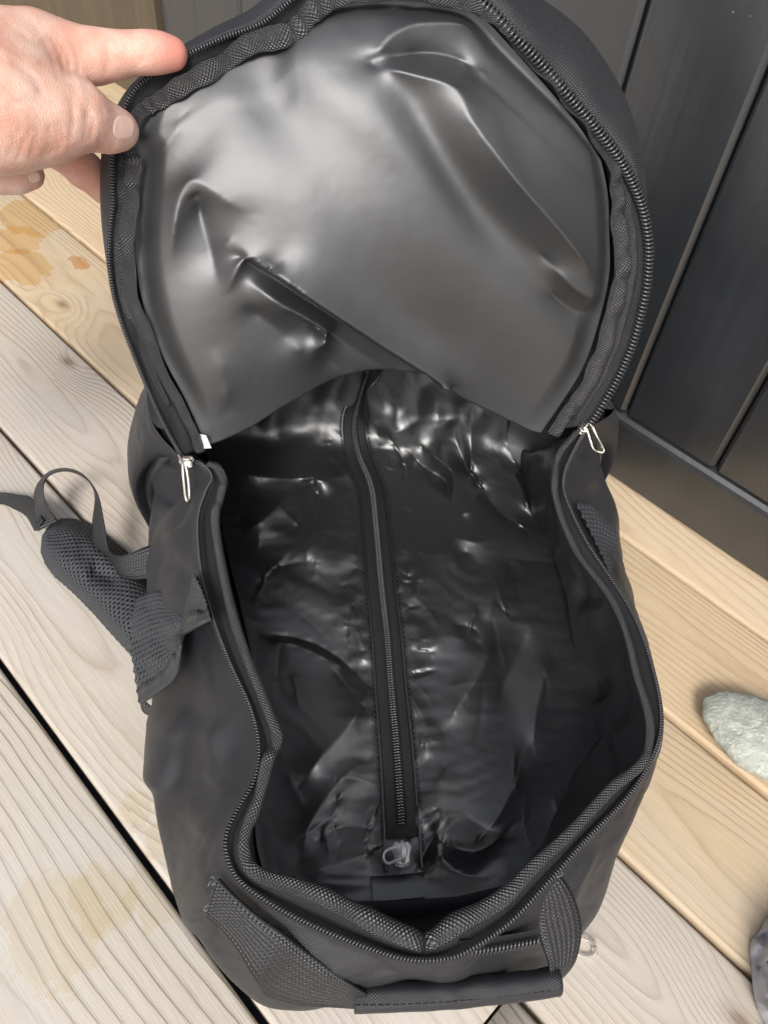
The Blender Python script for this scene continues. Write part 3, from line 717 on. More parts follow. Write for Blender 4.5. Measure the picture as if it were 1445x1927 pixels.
# lining walls
wallt = sp(np.vstack([bind, back_rim - unit((back_rim - ctr) * [1, 1, 0]) * .012]), NB_, True)
fpx = np.array([(402, 880), (405, 890), (407, 915), (410, 945), (418, 985), (432, 1080), (455, 1165), (480, 1250), (500, 1345), (502, 1400), (495, 1450), (484, 1520),
 (480, 1560), (484, 1610), (500, 1660), (545, 1700), (620, 1712), (690, 1714), (760, 1712), (820, 1706), (880, 1700), (945, 1680), (985, 1625), (1045, 1550), (1085, 1495),
 (1112, 1420), (1118, 1350), (1105, 1260), (1080, 1155), (1047, 1052), (1020, 1010), (1000, 970), (985, 920), (978, 880), (970, 850)], float)
fz = np.full(35, FZ - .004); fz[16:20] = .006
fb = P(fpx[:, 0], fpx[:, 1], fz)
bb = back_side.copy(); bb[:, :2] = ctr[:2] + (bb[:, :2] - ctr[:2]) * .90; bb[:, 2] = FZ - .004
wallb = sp(np.vstack([fb, bb]), NB_, True)
wi = np.vstack([bind, back_rim]); wo_ = np.vstack([fb, bb])
midw = wi * .5 + wo_ * .5; midw += unit((midw - ctr) * [1, 1, 0]) * .010; midw[:, 2] -= .012
wallm = sp(midw, NB_, True)
inner = sp(np.stack([wallt - [0, 0, .001], wallm, wallb]).reshape(3, -1), 60).reshape(60, NB_, 3)
vv = np.linspace(0, 1, 60)[:, None]
Ni = -unit((inner - ctr) * np.array([1, 1, 0]))
inner = inner + Ni * ((np.sin(np.pi * vv) ** .7) * (grid_noise(inner * [1, 1, .4], 13, 21.3, 2) * .009 + grid_noise(inner * [1, 1, .7], 34, 2.3, 2) * .0035))[..., None]
ip = project(inner)
for pts, A, a, b_ in [([(1120, 1300), (1165, 1370), (1175, 1400), (1130, 1430)], 12, 26, 40), ([(1115, 1250), (1135, 1340), (1120, 1420)], -9, 18, 14),
                      ([(1120, 1120), (1150, 1210), (1190, 1300)], 7, 14, 30), ([(1040, 1010), (1075, 1090), (1095, 1180), (1112, 1290)], 8, 14, 12),
                      ([(1180, 1400), (1130, 1440), (1075, 1500), (1010, 1590)], 9, 26, 22), ([(1160, 1410), (1160, 1440), (1140, 1470)], -6, 10, 12)]:
    inner = inner + Ni * crease(ip, pts, A * mm, a, b_)[..., None]
sheet('inner_lining', np.concatenate([inner, inner[:, :1]], 1), M_INN, bag, flip=True)
# strip of outer cloth across the bottom corner of the inside
cs = np.stack([P([560, 640, 760, 860, 955], [1700 + d, 1703 + d, 1700 + d, 1693 + d, 1670 + d], [z] * 5) for d, z in ((-6, FZ + .004), (6, FZ + .003), (26, .015), (48, .006))])
sheet('corner_facing', cs, M_OUT, fl)

# --- lid
HL, HR = P(np.array(345.), np.array(862.), .152), P(np.array(1103.), np.array(803.), .155)
e1 = unit(HR - HL); back = unit(np.cross(np.array([0, 0, 1.0]), e1) * [1, 1, 0])
LEAN = math.radians(20)
lup = math.cos(LEAN) * np.array([0, 0, 1.0]) + math.sin(LEAN) * back
ln = unit(np.cross(e1, lup))
if ln @ (EYE - HL) < 0: ln = -ln
def LP(q, off=0.0):
    q = np.asarray(q, float); A = PL(q[..., 0], q[..., 1], HL, ln)
    return A + ln * np.asarray(off)[..., None]
LS = np.array([ # coil, lining edge, outline
 (345,862,388,845,330,862),(300,778,350,760,296,790),(252,665,298,660,246,670),(222,582,268,575,214,580),(207,500,255,490,197,500),(208,440,254,420,188,440),
 (213,385,258,345,183,380),(212,330,262,298,184,320),(214,275,248,268,188,280),(230,215,272,212,205,225),(265,158,322,190,245,160),(345,108,420,130,325,95),
 (420,72,485,85,400,50),(490,45,560,68,470,15),(540,8,605,25,520,-25),(600,-40,650,0,590,-70),(720,-60,740,-8,720,-100),(820,-50,860,8,850,-100),
 (905,5,915,35,960,-50),(960,62,955,75,1040,-5),(1010,112,1000,125,1110,50),(1062,172,1052,185,1160,115),(1118,238,1100,245,1195,185),(1168,305,1138,305,1217,255),
 (1203,375,1150,370,1228,330),(1218,450,1153,450,1231,400),(1216,530,1152,520,1228,500),(1197,620,1135,600,1205,610),(1170,692,1105,690,1178,685),(1130,762,1060,765,1138,760),(1103,803,1022,820,1110,805)], float)
NL = 460
lt = np.linspace(0, 30, NL)
cpx, ipx, opx = sp(LS[:, 0:2], NL), sp(LS[:, 2:4], NL), sp(LS[:, 4:6], NL)
lw = np.array([mnoise.noise(Vector((t * 1.1, 4.4, 0))) for t in lt])
lcoil = LP(cpx, .000 + .0015 * lw)
lout = LP(opx, np.full(NL, -.016))
lback = LP(opx + (np.array([700, 420]) - opx) * .06, np.full(NL, -.034))
band = sp(np.stack([lcoil - ln * .0012, lcoil * .55 + lout * .45 + ln * .0035, lout, lback]).reshape(4, -1), 26).reshape(26, NL, 3)
band += ln * (grid_noise(band, 20, 6.6, 2) * .003 * np.sin(np.pi * np.linspace(0, 1, 26))[:, None])[..., None]
sheet('lid_edge_band', band, M_OUT, bag, flip=True)
# outer panel of the lid behind the lining
lo_ = LS[:, 4:6] + (np.array([700, 420]) - LS[:, 4:6]) * .06
k0 = 10; k1 = 23
OG = coons(lo_[k0:k1 + 1], [lo_[0], (500, 770), (700, 672), (880, 715), lo_[30]], lo_[k0::-1], lo_[k1:], 60, 60)
u_, w_ = np.meshgrid(np.linspace(0, 1, 60), np.linspace(0, 1, 60))
osh = LP(OG, -.034 - .030 * np.sin(np.pi * u_) * np.sin(np.pi * (w_ * .55 + .12)))
sheet('lid_panel', osh, M_OUT, bag)
# tape, coil, binding
t_in = ipx * .55 + cpx * .45
tp = sp(np.stack([lcoil + unit(lcoil - LP(ipx)) * .001, lcoil - ln * .0012, LP(cpx * .72 + ipx * .28, -.004 - .002 * lw), LP(t_in, -.005), LP(ipx * .8 + cpx * .2, -.010)]).reshape(5, -1), 14).reshape(14, NL, 3)
lzt = sheet('lid_zipper_tape', tp, M_TAPE, bag, thick=.0005)
size = np.interp(lt, [0, 14, 18, 30], [.0015, .0015, .0024, .0017])
cn = ln * .9 + unit(lcoil - LP(ipx)) * .45
h1 = lt < 16
teeth('zipper_teeth', lcoil[h1] + ln * .0012, cn[h1], M_COIL, lzt, .0018, (.0014, .00052))
teeth('zipper_teeth', lcoil[~h1] + ln * .0016, cn[~h1], M_COIL, lzt, .0029, (.0034, .00095))
rbw = np.interp(lt, [0, 3, 7, 8.2, 9, 10, 14, 17, 18.6, 22.2, 23.5, 25, 28, 30], [.0034, .0042, .0048, .0028, .0036, .0052, .0062, .0052, .0028, .0020, .0042, .0060, .0066, .0058])
toward = unit(cpx - ipx)
wig = np.array([mnoise.noise(Vector((t * 1.7, 9.4, 0))) for t in lt])
wig2 = np.array([mnoise.noise(Vector((t * 3.4, 1.4, 0))) for t in lt])
bpx_ = ipx + toward * (rbw * 2400 * .8 + wig * 5 + 3)[:, None]
tube('lid_binding', LP(bpx_, .001 + .004 * wig + .0015 * wig2), rbw * (1 + .2 * wig2), M_BIND, bag, k=14, up=ln, flat=.38)
# second, slimmer fold of the binding showing along both sides
for a, b_, fr in ((1, 8.0, .62), (22.8, 29.6, .60)):
    s = (lt > a) & (lt < b_); q = ipx[s] * (1 - fr) + cpx[s] * fr
    tt = np.linspace(0, 1, s.sum())
    tube('binding_fold', LP(q, -.003 + .003 * wig[s]), .0022 + .0022 * np.sin(np.pi * tt), M_BIND, bag, k=10, up=ln, flat=.45)

# --- lid lining with its folds
LG = coons(LS[10:24, 2:4], [(388, 847), (420, 835), (480, 806), (540, 768), (610, 735), (690, 717), (770, 716), (830, 722), (868, 748), (905, 768), (960, 795), (1000, 815), (1022, 821)],
           LS[10::-1, 2:4], LS[23:, 2:4], 330, 300)
X_, Y_ = LG[..., 0], LG[..., 1]
ld = np.zeros(X_.shape)
# the long diagonal fold: everything above it hangs in front
FOLD = spline([(430, 440), (500, 486), (560, 528), (640, 585), (720, 643), (800, 697), (868, 748), (886, 762)], 200)
T_ = unit(np.gradient(FOLD, axis=0)); g = LG.reshape(-1, 2)
d2 = ((g[:, None] - FOLD[None]) ** 2).sum(-1); j = d2.argmin(1)
dv = g - FOLD[j]; sd = (T_[j, 0] * dv[:, 1] - T_[j, 1] * dv[:, 0]).reshape(X_.shape); uf = (j / 199.).reshape(X_.shape)
amp = np.interp(uf, [0, .10, .25, .5, .8, 1], [0, .10, .45, .85, 1.0, 1.0]) * 20 * mm
fold_v = FOLD + np.stack([-T_[:, 1], T_[:, 0]], 1) * 13
LC = [
 (FOLD[::20], 19, .30, .0), (fold_v[::20], -15, .25, .0), (FOLD[60:185:15] + np.stack([-T_[60:185:15, 1], T_[60:185:15, 0]], 1) * 48, -18, .25, .2), (FOLD[90:180:15] + np.stack([-T_[90:180:15, 1], T_[90:180:15, 0]], 1) * 95, -13, .25, .2),
 ([(690, 122), (760, 140), (832, 164), (858, 225), (925, 318), (1020, 420), (1095, 505), (1138, 548)], 13, .08, .2),
 ([(690, 118), (725, 72), (770, 48), (830, 44), (885, 50), (925, 85)], 8, .12, .3), ([(735, 106), (800, 100), (860, 112), (905, 140)], -8, .3, .3),
 ([(322, 500), (330, 430), (341, 365), (362, 331), (395, 348), (430, 372), (480, 392)], 9, .35, .4), ([(370, 362), (382, 410), (398, 465), (415, 530)], -9, .2, .4),
 ([(428, 545), (442, 494), (468, 468), (510, 490)], 5, .35, .35),
 ([(465, 512), (525, 552), (580, 590), (607, 613), (607, 636), (585, 658)], 10, .25, .2), ([(452, 555), (520, 612), (565, 655)], -6, .3, .3),
 ([(1000, 470), (1065, 533), (1110, 548), (1146, 520)], 8, .35, .2), ([(1010, 530), (1070, 580), (1125, 588)], -5, .3, .3),
 ([(400, 640), (425, 720), (430, 780)], 3, .35, .35), ([(745, 18), (765, 20), (785, 14)], 2, .3, .3), ([(290, 300), (330, 250), (350, 210)], 3, .35, .35)]
ld += ridges(LG, LC, 85., 2.9, 800, 4) * mm
# a few very broad waves under the folds
for x0, y0, ang, w_px, A in [(560, 250, .9, 60, -5.5), (690, 290, .75, 50, -4.5), (950, 290, .85, 95, 7.0), (812, 275, 1.05, 38, -7.0), (930, 425, .85, 40, -6.0), (620, 190, .8, 70, 3.0), (330, 620, 1.1, 60, 3.0)]:
    t = (X_ - x0) * math.cos(ang) + (Y_ - y0) * math.sin(ang); c_ = -(X_ - x0) * math.sin(ang) + (Y_ - y0) * math.cos(ang)
    ld += A * mm * np.exp(-(c_ / w_px) ** 2 - (t / 210) ** 2)
ld += grid_noise(LG, .0045, 2.4, 1) * 2.5 * mm + grid_noise(LG, .03, 5.1, 2) * .10 * mm
# edges are held by the binding
u_, w_ = np.meshgrid(np.linspace(0, 1, 300), np.linspace(0, 1, 330))
hold = sstep(np.minimum(np.minimum(u_, 1 - u_) / .06, w_ / .06))
ld = ld * hold - .006
# upper half pillows back, so that it faces the sky more
ld += -.010 * hold * (1 - w_) ** 2 * np.sin(np.pi * u_) + .042 * np.sin(np.pi * u_) ** .6 * np.sin(np.pi * w_ ** .9) * hold
lin0 = LP(LG, ld); pinm = np.zeros(ld.shape, bool); pinm[:4] = True; pinm[-1:] = True; pinm[:, :4] = True; pinm[:, -4:] = True
lin = lin0
# below the lower edge the lining turns under and runs back to the head of the bag
last = lin[-1]; tail = []
for bk, upw in [(.002, -.0014), (.005, -.0012), (.009, .001), (.013, .004), (.018, .008)]:
    tail.append(last - ln * bk + lup * upw)
lin = np.concatenate([lin, np.stack(tail)], 0)
sheet('lid_lining', lin, M_LIN, bag)
# top of the bag behind the lid, from the hinge to the head end
hinge = sp(osh[-1], 40)
hb = sp(np.vstack([coil[0:1] + [-.01, .03, 0], back_rim[::-1], coil[-1:] + [.01, .03, 0]]), 40)
s_ = np.linspace(0, 1, 24)[:, None, None]
topp = hinge[None] * (1 - s_) + hb[None] * s_
topp[..., 2] += .012 * np.sin(np.pi * s_[..., 0]) * np.sin(np.pi * np.linspace(0, 1, 40))[None] + grid_noise(topp, 14, 8.8, 2) * .004
sheet('head_panel', topp, M_OUT, bag)

# --- care label, sliders
lab = np.stack([P([372, 390], [808, 812], [.166, .168]), P([372, 400], [838, 836], [.158, .162])])
lb = np.stack([lab[0] * (1 - k) + lab[1] * k for k in np.linspace(0, 1, 6)]); lb[..., 1] -= .004
sheet('care_label', lb, M_LABEL, bag, thick=.0004)
def slider(at, direction, normal, mat, pull_pts, pull_r=.00085, scale=1.0, flatpull=None):
    o = bpy.data.objects.new('zipper_slider', None)
    T = unit(np.asarray(direction, float)); N = unit(normal - T * (normal @ T)); S = np.cross(N, T)
    # heart-shaped body: two plates and a bridge
    J = Join()
    out = np.array([(-.0030, -.0045), (-.0033, -.001), (-.0044, .0025), (-.0030, .0048), (0, .0040), (.0030, .0048), (.0044, .0025), (.0033, -.001), (.0030, -.0045), (0, -.0054)]) * scale
    for lvl in (-.0016 * scale, .0018 * scale):
        vv_ = []
        for q, dzz in ((1.0, 0), (1.0, .0007 * scale), (.86, .0010 * scale)):
            vv_.append(np.array([at + S * x * q + T * y * q + N * (lvl + dzz) for x, y in out]))
        f = gfaces(3, 10, False, True).tolist() + [list(range(10))[::-1], list(range(20, 30))]
        J.add(np.vstack(vv_), f)
    J.add(*tube_arr(spline([at + T * .0038 * scale + N * .002 * scale, at + T * .0034 * scale + N * .0050 * scale, at + N * .0058 * scale, at - T * .0032 * scale + N * .0048 * scale, at - T * .0040 * scale + N * .002 * scale], 14), .0010 * scale, 8, up=S))
    bdy = J.build('zipper_slider', mat, bag)
    if pull_pts is not None:
        tube('pull', spline(pull_pts, 60, True), pull_r, mat, bdy, k=10, closed=True, up=np.array([.31, .22, .9]))
    return bdy
# left: narrow ring seen nearly edge on; right: ring seen open
c0 = P(np.array(352.), np.array(868.), .1535)
slider(c0, coil[1] - coil[0], np.array([-.2, -.45, .9]), M_GOLD, [P(np.array(float(x)), np.array(float(y)), z) for x, y, z in
    [(337, 856, .162), (343, 868, .165), (346, 900, .158), (350, 935, .146), (354, 944, .143), (357, 942, .137), (356, 915, .143), (352, 885, .150), (346, 866, .156)]], .0011)
c1 = P(np.array(1096.), np.array(807.), .1555)
slider(c1, coil[-1] - coil[-2], np.array([.1, -.45, .9]), M_GOLD, [P(np.array(float(x)), np.array(float(y)), z) for x, y, z in
    [(1104, 795, .160), (1113, 801, .161), (1118, 811, .159), (1124, 824, .155), (1135, 845, .147), (1134, 851, .145), (1124, 850, .145), (1115, 843, .148), (1106, 815, .156), (1101, 802, .159)]], .0010)
c2 = on_floor(np.array([[756., 1608.]] * 9), .0095)[4]
zd = unit(zc[105] - zc[95])
sl = slider(c2, -zd, np.array([0, -.1, 1.0]), M_NICKEL, None, scale=1.5)
# flat pull tab: rounded plate with an oblong window, lying to the left
pa, pb = c2 + np.array([0, 0, .0084]), on_floor(np.array([[727., 1614.]] * 9), .0125)[4]
ax = unit(pb - pa); sd_ = unit(np.cross(np.array([0, 0, 1.0]), ax)); nn_ = np.cross(ax, sd_); Ln = np.linalg.norm(pb - pa)
def stad(l0, l1, r, n=24):
    a = np.linspace(0, 2 * math.pi, n, endpoint=False) + 1e-3
    return np.array([((l1 - r if math.cos(t) > 0 else l0 + r) + r * math.cos(t), r * math.sin(t)) for t in a])
hole = stad(Ln * .52, Ln * 1.10, .0034); J = Join()
ou = stad(-.0028, Ln * 1.10 + .0016, .0052)
holef = stad(Ln * .45, Ln * 1.10, .0033)
rows = []
for pl, h_ in ((ou, -.0006), (ou, .0004), (ou * .97 + [Ln * .015, 0], .0007), (holef, .0007), (holef, -.0006), (ou, -.0006)):
    rows.append([pa + ax * x + sd_ * y + nn_ * h_ for x, y in pl])
mesh('pull', np.array(rows).reshape(-1, 3), gfaces(6, 24, False, True), M_NICKEL, sl)

# --- mesh pocket, elastic hem, shoulder strap, webbing
def lattice(name, A, mat, parent, cell, hole=.60, lift=.0008, asp=1.35):
    """open knit: hexagonal cells with a hole each, laid over the grid A"""
    n, m = A.shape[:2]; uv = grid_uv(A).reshape(n, m, 2); Lu, Lv = uv[0, -1, 0], uv[-1, 0, 1]; N = grid_normals(A)
    du, dv = cell * asp, cell * .88; V, F = [], []
    hx = np.array([(math.sin(k * math.pi / 3), math.cos(k * math.pi / 3)) for k in range(6)])
    def S(q, l):
        i = np.interp(q[:, 1], uv[:, 0, 1], np.arange(n)); jj = np.interp(q[:, 0], uv[0, :, 0], np.arange(m))
        i0 = np.minimum(i.astype(int), n - 2); j0 = np.minimum(jj.astype(int), m - 2); a = (i - i0)[:, None]; b = (jj - j0)[:, None]
        f = lambda Z: (Z[i0, j0] * (1 - a) * (1 - b) + Z[i0 + 1, j0] * a * (1 - b) + Z[i0, j0 + 1] * (1 - a) * b + Z[i0 + 1, j0 + 1] * a * b)
        return f(A) + f(N) * l
    cs_ = []
    for r in range(int(Lv / dv) + 1):
        for c in range(int(Lu / du) + 1):
            cs_.append(((c + .5 * (r % 2)) * du, r * dv))
    cs_ = np.array(cs_); cs_ = cs_[(cs_[:, 0] < Lu) & (cs_[:, 1] < Lv)]
    R0 = hx * [du / math.sqrt(3) * 1.0, cell * .586]; K = len(cs_)
    q0 = np.clip(cs_[:, None] + R0[None], 0, [Lu, Lv]); q1 = np.clip(cs_[:, None] + R0[None] * (hole + .12), 0, [Lu, Lv]); q2 = np.clip(cs_[:, None] + R0[None] * hole, 0, [Lu, Lv])
    P0 = S(q0.reshape(-1, 2), lift * .75).reshape(K, 6, 3); P1 = S(q1.reshape(-1, 2), lift).reshape(K, 6, 3); P2 = S(q2.reshape(-1, 2), lift * .1).reshape(K, 6, 3)
    V = np.stack([P0, P1, P2], 1).reshape(-1, 3); f = gfaces(3, 6, False, True)
    F = (f[None] + (np.arange(K) * 18)[:, None, None]).reshape(-1, 4)
    o = mesh(name, V, F, mat, parent); o['kind'] = 'stuff'; return o
def zpatch(top, bottom, left, right, zc_, n=40, m=40):
    G = coons(top, bottom, left, right, n, m); u = np.linspace(0, 1, m)[None]; v = np.linspace(0, 1, n)[:, None]
    z = (1 - u) * (1 - v) * zc_[0] + u * (1 - v) * zc_[1] + (1 - u) * v * zc_[2] + u * v * zc_[3]
    return G, z
# left pocket
G, z = zpatch([(258, 1128), (300, 1116), (350, 1130), (368, 1080)], [(264, 1322), (298, 1300), (332, 1268), (345, 1200), (362, 1182), (398, 1164)],
              [(258, 1128), (250, 1175), (250, 1230), (264, 1322)], [(368, 1080), (386, 1120), (398, 1164)], (.055, .140, .040, .137), 60, 70)
z += .010 * np.sin(np.pi * np.linspace(0, 1, 70))[None] * np.linspace(0, 1, 60)[:, None] - .012 * crease(G, [(340, 1120), (348, 1155), (345, 1215)], 1, 14, 14) + .003 * grid_noise(G, .03, 3.3)
pk = P(G[..., 0], G[..., 1], z); pk = pk + unit(EYE - pk) * (.015 + .014 * np.linspace(0, 1, 60)[:, None, None] ** .5)
pocket = sheet('side_pocket', pk - grid_normals(pk) * -.0012, M_DARK, bag)
pn = grid_normals(pk); sgnp = 1.0 if (pn[30, 35] @ (EYE - pk[30, 35])) > 0 else -1.0
def faced(A):                                         # orient a grid so that its normals look up at the camera
    N = grid_normals(A); i, jx = A.shape[0] // 2, A.shape[1] // 2
    return A if N[i, jx] @ (EYE - A[i, jx]) > 0 else A[:, ::-1]
lattice('mesh', faced(pk), M_MESH, pocket, .0036, .58, .0014)
hem = pk[-1]; hd = unit(pk[-1] - pk[-4]); eyev = unit(EYE - hem)
hemg = np.stack([hem - hd * .012 + eyev * .0025, hem - hd * .006 + eyev * .0032, hem + eyev * .0032, hem + hd * .001, hem - eyev * .002])
sheet('elastic_hem', hemg, M_HEM, pocket, thick=.0008)
# mouth of the pocket sagging open below the hem
hm2 = spline(P(np.array([264, 268, 280, 297, 303.]), np.array([1324, 1338, 1347, 1350, 1330.]), np.array([.040, .034, .030, .032, .045])), 20)
ht = np.stack([hm2, hm2 + np.array([.004, .002, .010])])
sheet('elastic_hem', ht, M_HEM, pocket, thick=.0008)
# right pocket: a tongue of mesh, and the elastic end showing past the zipper
G, z = zpatch([(1080, 948), (1110, 952), (1140, 978)], [(1150, 1100), (1165, 1112), (1172, 1102)], [(1080, 948), (1112, 1010), (1135, 1060), (1150, 1100)], [(1140, 978), (1158, 1005), (1160, 1035), (1172, 1070), (1172, 1102)], (.142, .105, .122, .085), 40, 20)
pk2 = P(G[..., 0], G[..., 1], z); pk2 = pk2 + unit(EYE - pk2) * .010
pocket2 = sheet('side_pocket', pk2 - faced(pk2) * 0, M_DARK, bag)
lattice('mesh', faced(pk2), M_MESH, pocket2, .0042, .58, .0014)
hr = np.stack([P([1164, 1178, 1190], [1100, 1112, 1128], [.10, .09, .085]), P([1160, 1170, 1184], [1112, 1130, 1144], [.10, .09, .085]), P([1156, 1166, 1180], [1124, 1138, 1146], [.10, .09, .08])])
sheet('elastic_hem', hr, M_HEM, pocket2, thick=.001)
# shoulder strap pad on the deck
strap_c = spline(np.array([(86, 1002, .020), (120, 1022, .026), (165, 1055, .030), (215, 1100, .032), (262, 1152, .034), (320, 1215, .034)], float), 50)
hwid = np.interp(np.linspace(0, 1, 50), [0, .04, .1, .2, .5, 1], [8, 36, 50, 60, 64, 64])
tn = unit(np.gradient(strap_c[:, :2], axis=0)); sdv = np.stack([-tn[:, 1], tn[:, 0]], 1)
cross = np.linspace(-1, 1, 26)
SG = strap_c[:, None, :2] + sdv[:, None] * (hwid[:, None] * cross[None])[..., None] * np.where(cross[None, :, None] < 0, .95, 1.0)
sz = strap_c[:, 2:3] * 1.0 - (strap_c[:, 2:3] - .004) * np.abs(cross[None]) ** 3.2
sz = sz - .006 * crease(SG, [(165, 1075), (200, 1085), (225, 1105)], 1, 16, 14) + .0015 * grid_noise(SG, .03, 1.0)
padA = P(SG[..., 0], SG[..., 1], np.maximum(sz, .004))
pad = sheet('shoulder_strap', padA, M_DARK, bag)
lattice('mesh', faced(padA), M_MESH, pad, .0040, .56, .0012, 1.15)
def ribbon(name, rows, mat, parent, n=60, thick=.0012, lift=.0):
    r = np.array(rows, float); a = sp(P(r[:, 0], r[:, 1], r[:, 2]), n); b = sp(P(r[:, 3], r[:, 4], r[:, 5]), n)
    k = np.linspace(0, 1, 6)[:, None, None]; A = a[None] * (1 - k) + b[None] * k; A = A + unit(EYE - A) * lift; return sheet(name, A, mat, parent, thick=thick)
ribbon('webbing', [(-60, 925, .012, -60, 958, .004), (0, 926, .014, 0, 948, .004), (30, 930, .018, 30, 958, .006), (62, 938, .026, 52, 972, .010), (84, 980, .030, 68, 1000, .018)], M_WEB, pad)
ribbon('webbing', [(72, 1000, .020, 112, 980, .026), (66, 955, .030, 88, 948, .040), (70, 918, .042, 84, 912, .054), (93, 890, .054, 99, 893, .068), (126, 883, .058, 130, 888, .074), (158, 896, .056, 163, 903, .072),
    (178, 930, .052, 183, 932, .068), (174, 985, .046, 194, 980, .060), (178, 1025, .040, 203, 1030, .052), (205, 1050, .040, 212, 1044, .052), (228, 1085, .042, 232, 1046, .058), (270, 1090, .050, 270, 1030, .066), (306, 1082, .058, 306, 1018, .072)], M_WEB, pad, 110)
# carry handle at the near end
hnd = ribbon('carry_handle', [(414, 1652, .128, 392, 1722, .112), (440, 1680, .128, 420, 1745, .112), (485, 1720, .126, 452, 1785, .108), (530, 1752, .122, 480, 1836, .100), (575, 1786, .112, 500, 1866, .086), (630, 1826, .100, 560, 1884, .078), (664, 1850, .092, 640, 1890, .074), (690, 1866, .086, 690, 1893, .072)], M_WEB, bag, 80, .002, .004)
ribbon('webbing', [(1016, 1668, .128, 1040, 1634, .132), (1014, 1700, .122, 1066, 1664, .126), (1012, 1740, .112, 1086, 1704, .114), (1022, 1780, .102, 1094, 1752, .100), (1034, 1815, .094, 1084, 1806, .088), (1036, 1842, .088, 1062, 1838, .080), (1030, 1850, .084, 1034, 1860, .072)], M_WEB, hnd, 60, .002)
gc = spline(P(np.array([668, 720, 800, 880, 960, 1048.]), np.array([1878, 1877, 1874, 1868, 1860, 1848.]), np.array([.080, .082, .083, .083, .083, .082])), 50)
gw = np.array([mnoise.noise(Vector((k * .18, 3.3, 1.1))) for k in range(50)])
gr = tube('grip', gc + np.stack([gw * 0, gw * .001, gw * .0015], 1), .0073 + .0006 * gw, M_OUT, hnd, k=18, flat=1.15)
stitches('grip_seam', gc + np.array([0, -.0045, .0068]), np.array([0, 0, 1.0]), M_THREAD, gr, .004, .0003)
# small zipper of the end pocket
ez = spline(P(np.array([860, 910, 960, 1012.]), np.array([1786, 1780, 1772, 1762.]), np.array([.118, .118, .118, .118])), 30)
ezt = sheet('end_zipper_tape', np.stack([ez + [0, .002, .008], ez + [0, 0, .001], ez + [0, -.002, -.006]]), M_TAPE, bag)
for d in (.0015, -.0018): teeth('zipper_teeth', ez + np.array([0, -.0022, d]), np.tile([0, -.8, .5], (30, 1)), M_COIL, ezt, .0021, (.0019, .0006))
# frayed ends of the stitched webbing patches
J = Join()
for cx_, cy_, z0 in [(408, 1660, .129), (398, 1712, .116), (1066, 1618, .128), (1046, 1640, .131)]:
    for k in range(9):
        p0 = P(np.array(cx_ + random.uniform(-6, 6)), np.array(cy_ + random.uniform(-6, 6)), z0)
        J.add(*tube_arr([p0, p0 + np.array([random.uniform(-.002, .002), random.uniform(-.002, .002), .0015]), p0 + np.array([random.uniform(-.003, .003), random.uniform(-.003, .003), .001])], .0002, 4, up=np.array([.3, .4, 1])))
o = J.build('frayed_threads', plain('grey_thread', (.25, .25, .26), .6), hnd); o['kind'] = 'stuff'
th = spline(P(np.array([958, 975, 985, 986, 970, 962, 966, 985, 1000, 1012.]), np.array([985, 978, 962, 935, 912, 915, 935, 950, 965, 948.]), np.full(10, .055)), 60)
tube('loose_thread', th, .00022, M_THREAD, fl, k=5)

#PART3
# ------------------------------------------------------------------ the hand that holds the lid
d_lid = float(np.linalg.norm(LP(np.array([235., 240.])) - EYE))
def hp(x, y, o): return DI(np.array(float(x)), np.array(float(y)), d_lid + o)
def cones(pts):
    q = [hp(x, y, o) for x, y, o, r in pts]; r = [v[3] * (d_lid + v[2]) / FPX * .95 for v in pts]
    return [(q[i], q[i + 1], r[i], r[i + 1]) for i in range(len(q) - 1)]
def sd_cone(X, c):
    a, b, ra, rb_ = c; ba = b - a; t = np.clip(((X - a) @ ba) / (ba @ ba), 0, 1)
    return np.linalg.norm(X - a - t[..., None] * ba, axis=-1) - (ra + (rb_ - ra) * t)
def smin(a, b, k):
    h = np.clip(.5 + .5 * (b - a) / k, 0, 1); return b + (a - b) * h - k * h * (1 - h)
G_PALM = cones([(-1100, 330, -.02, 150), (-700, 270, -.025, 128), (-330, 215, -.030, 96), (-180, 195, -.032, 92), (-60, 180, -.030, 104), (10, 172, -.022, 94)]) + cones([(-60, 150, -.02, 88), (20, 118, -.012, 66), (72, 96, -.008, 51)]) + cones([(-60, 218, -.03, 72), (30, 219, -.035, 69), (95, 220, -.032, 60)])
G_IDX = cones([(72, 96, -.008, 51), (130, 106, -.008, 47), (180, 106, -.008, 40), (213, 104, -.008, 35), (245, 100, -.008, 31), (276, 99, -.008, 31), (300, 99, -.007, 29.5), (323, 101, -.006, 26.5)])
G_THU = cones([(95, 221, -.032, 62), (150, 219, -.028, 53), (182, 233, -.022, 42), (205, 241, -.017, 38), (224, 244, -.0135, 33)])
G_RING = cones([(-90, 318, -.004, 36), (0, 329, -.004, 29), (30, 330, -.004, 28), (55, 328, -.003, 25)])
G_MID = cones([(50, 225, .018, 40), (110, 277, .024, 33), (160, 320, .030, 30), (200, 352, .036, 28), (240, 372, .040, 24)])
def hand_sdf(X):
    d = None
    for c in G_PALM: e = sd_cone(X, c); d = e if d is None else smin(d, e, .014)
    def chain(G, k):
        q = None
        for c in G: e = sd_cone(X, c); q = e if q is None else smin(q, e, .0035)
        return q
    d = smin(d, chain(G_IDX, 0), .008)
    d = smin(d, chain(G_THU, 0), .009)
    d = smin(d, chain(G_RING, 0), .0025)
    d = smin(d, chain(G_MID, 0), .003)
    q = project(X)
    for pts, A, w in CR:
        d = d + A * crease2(q, pts, w)
    return d
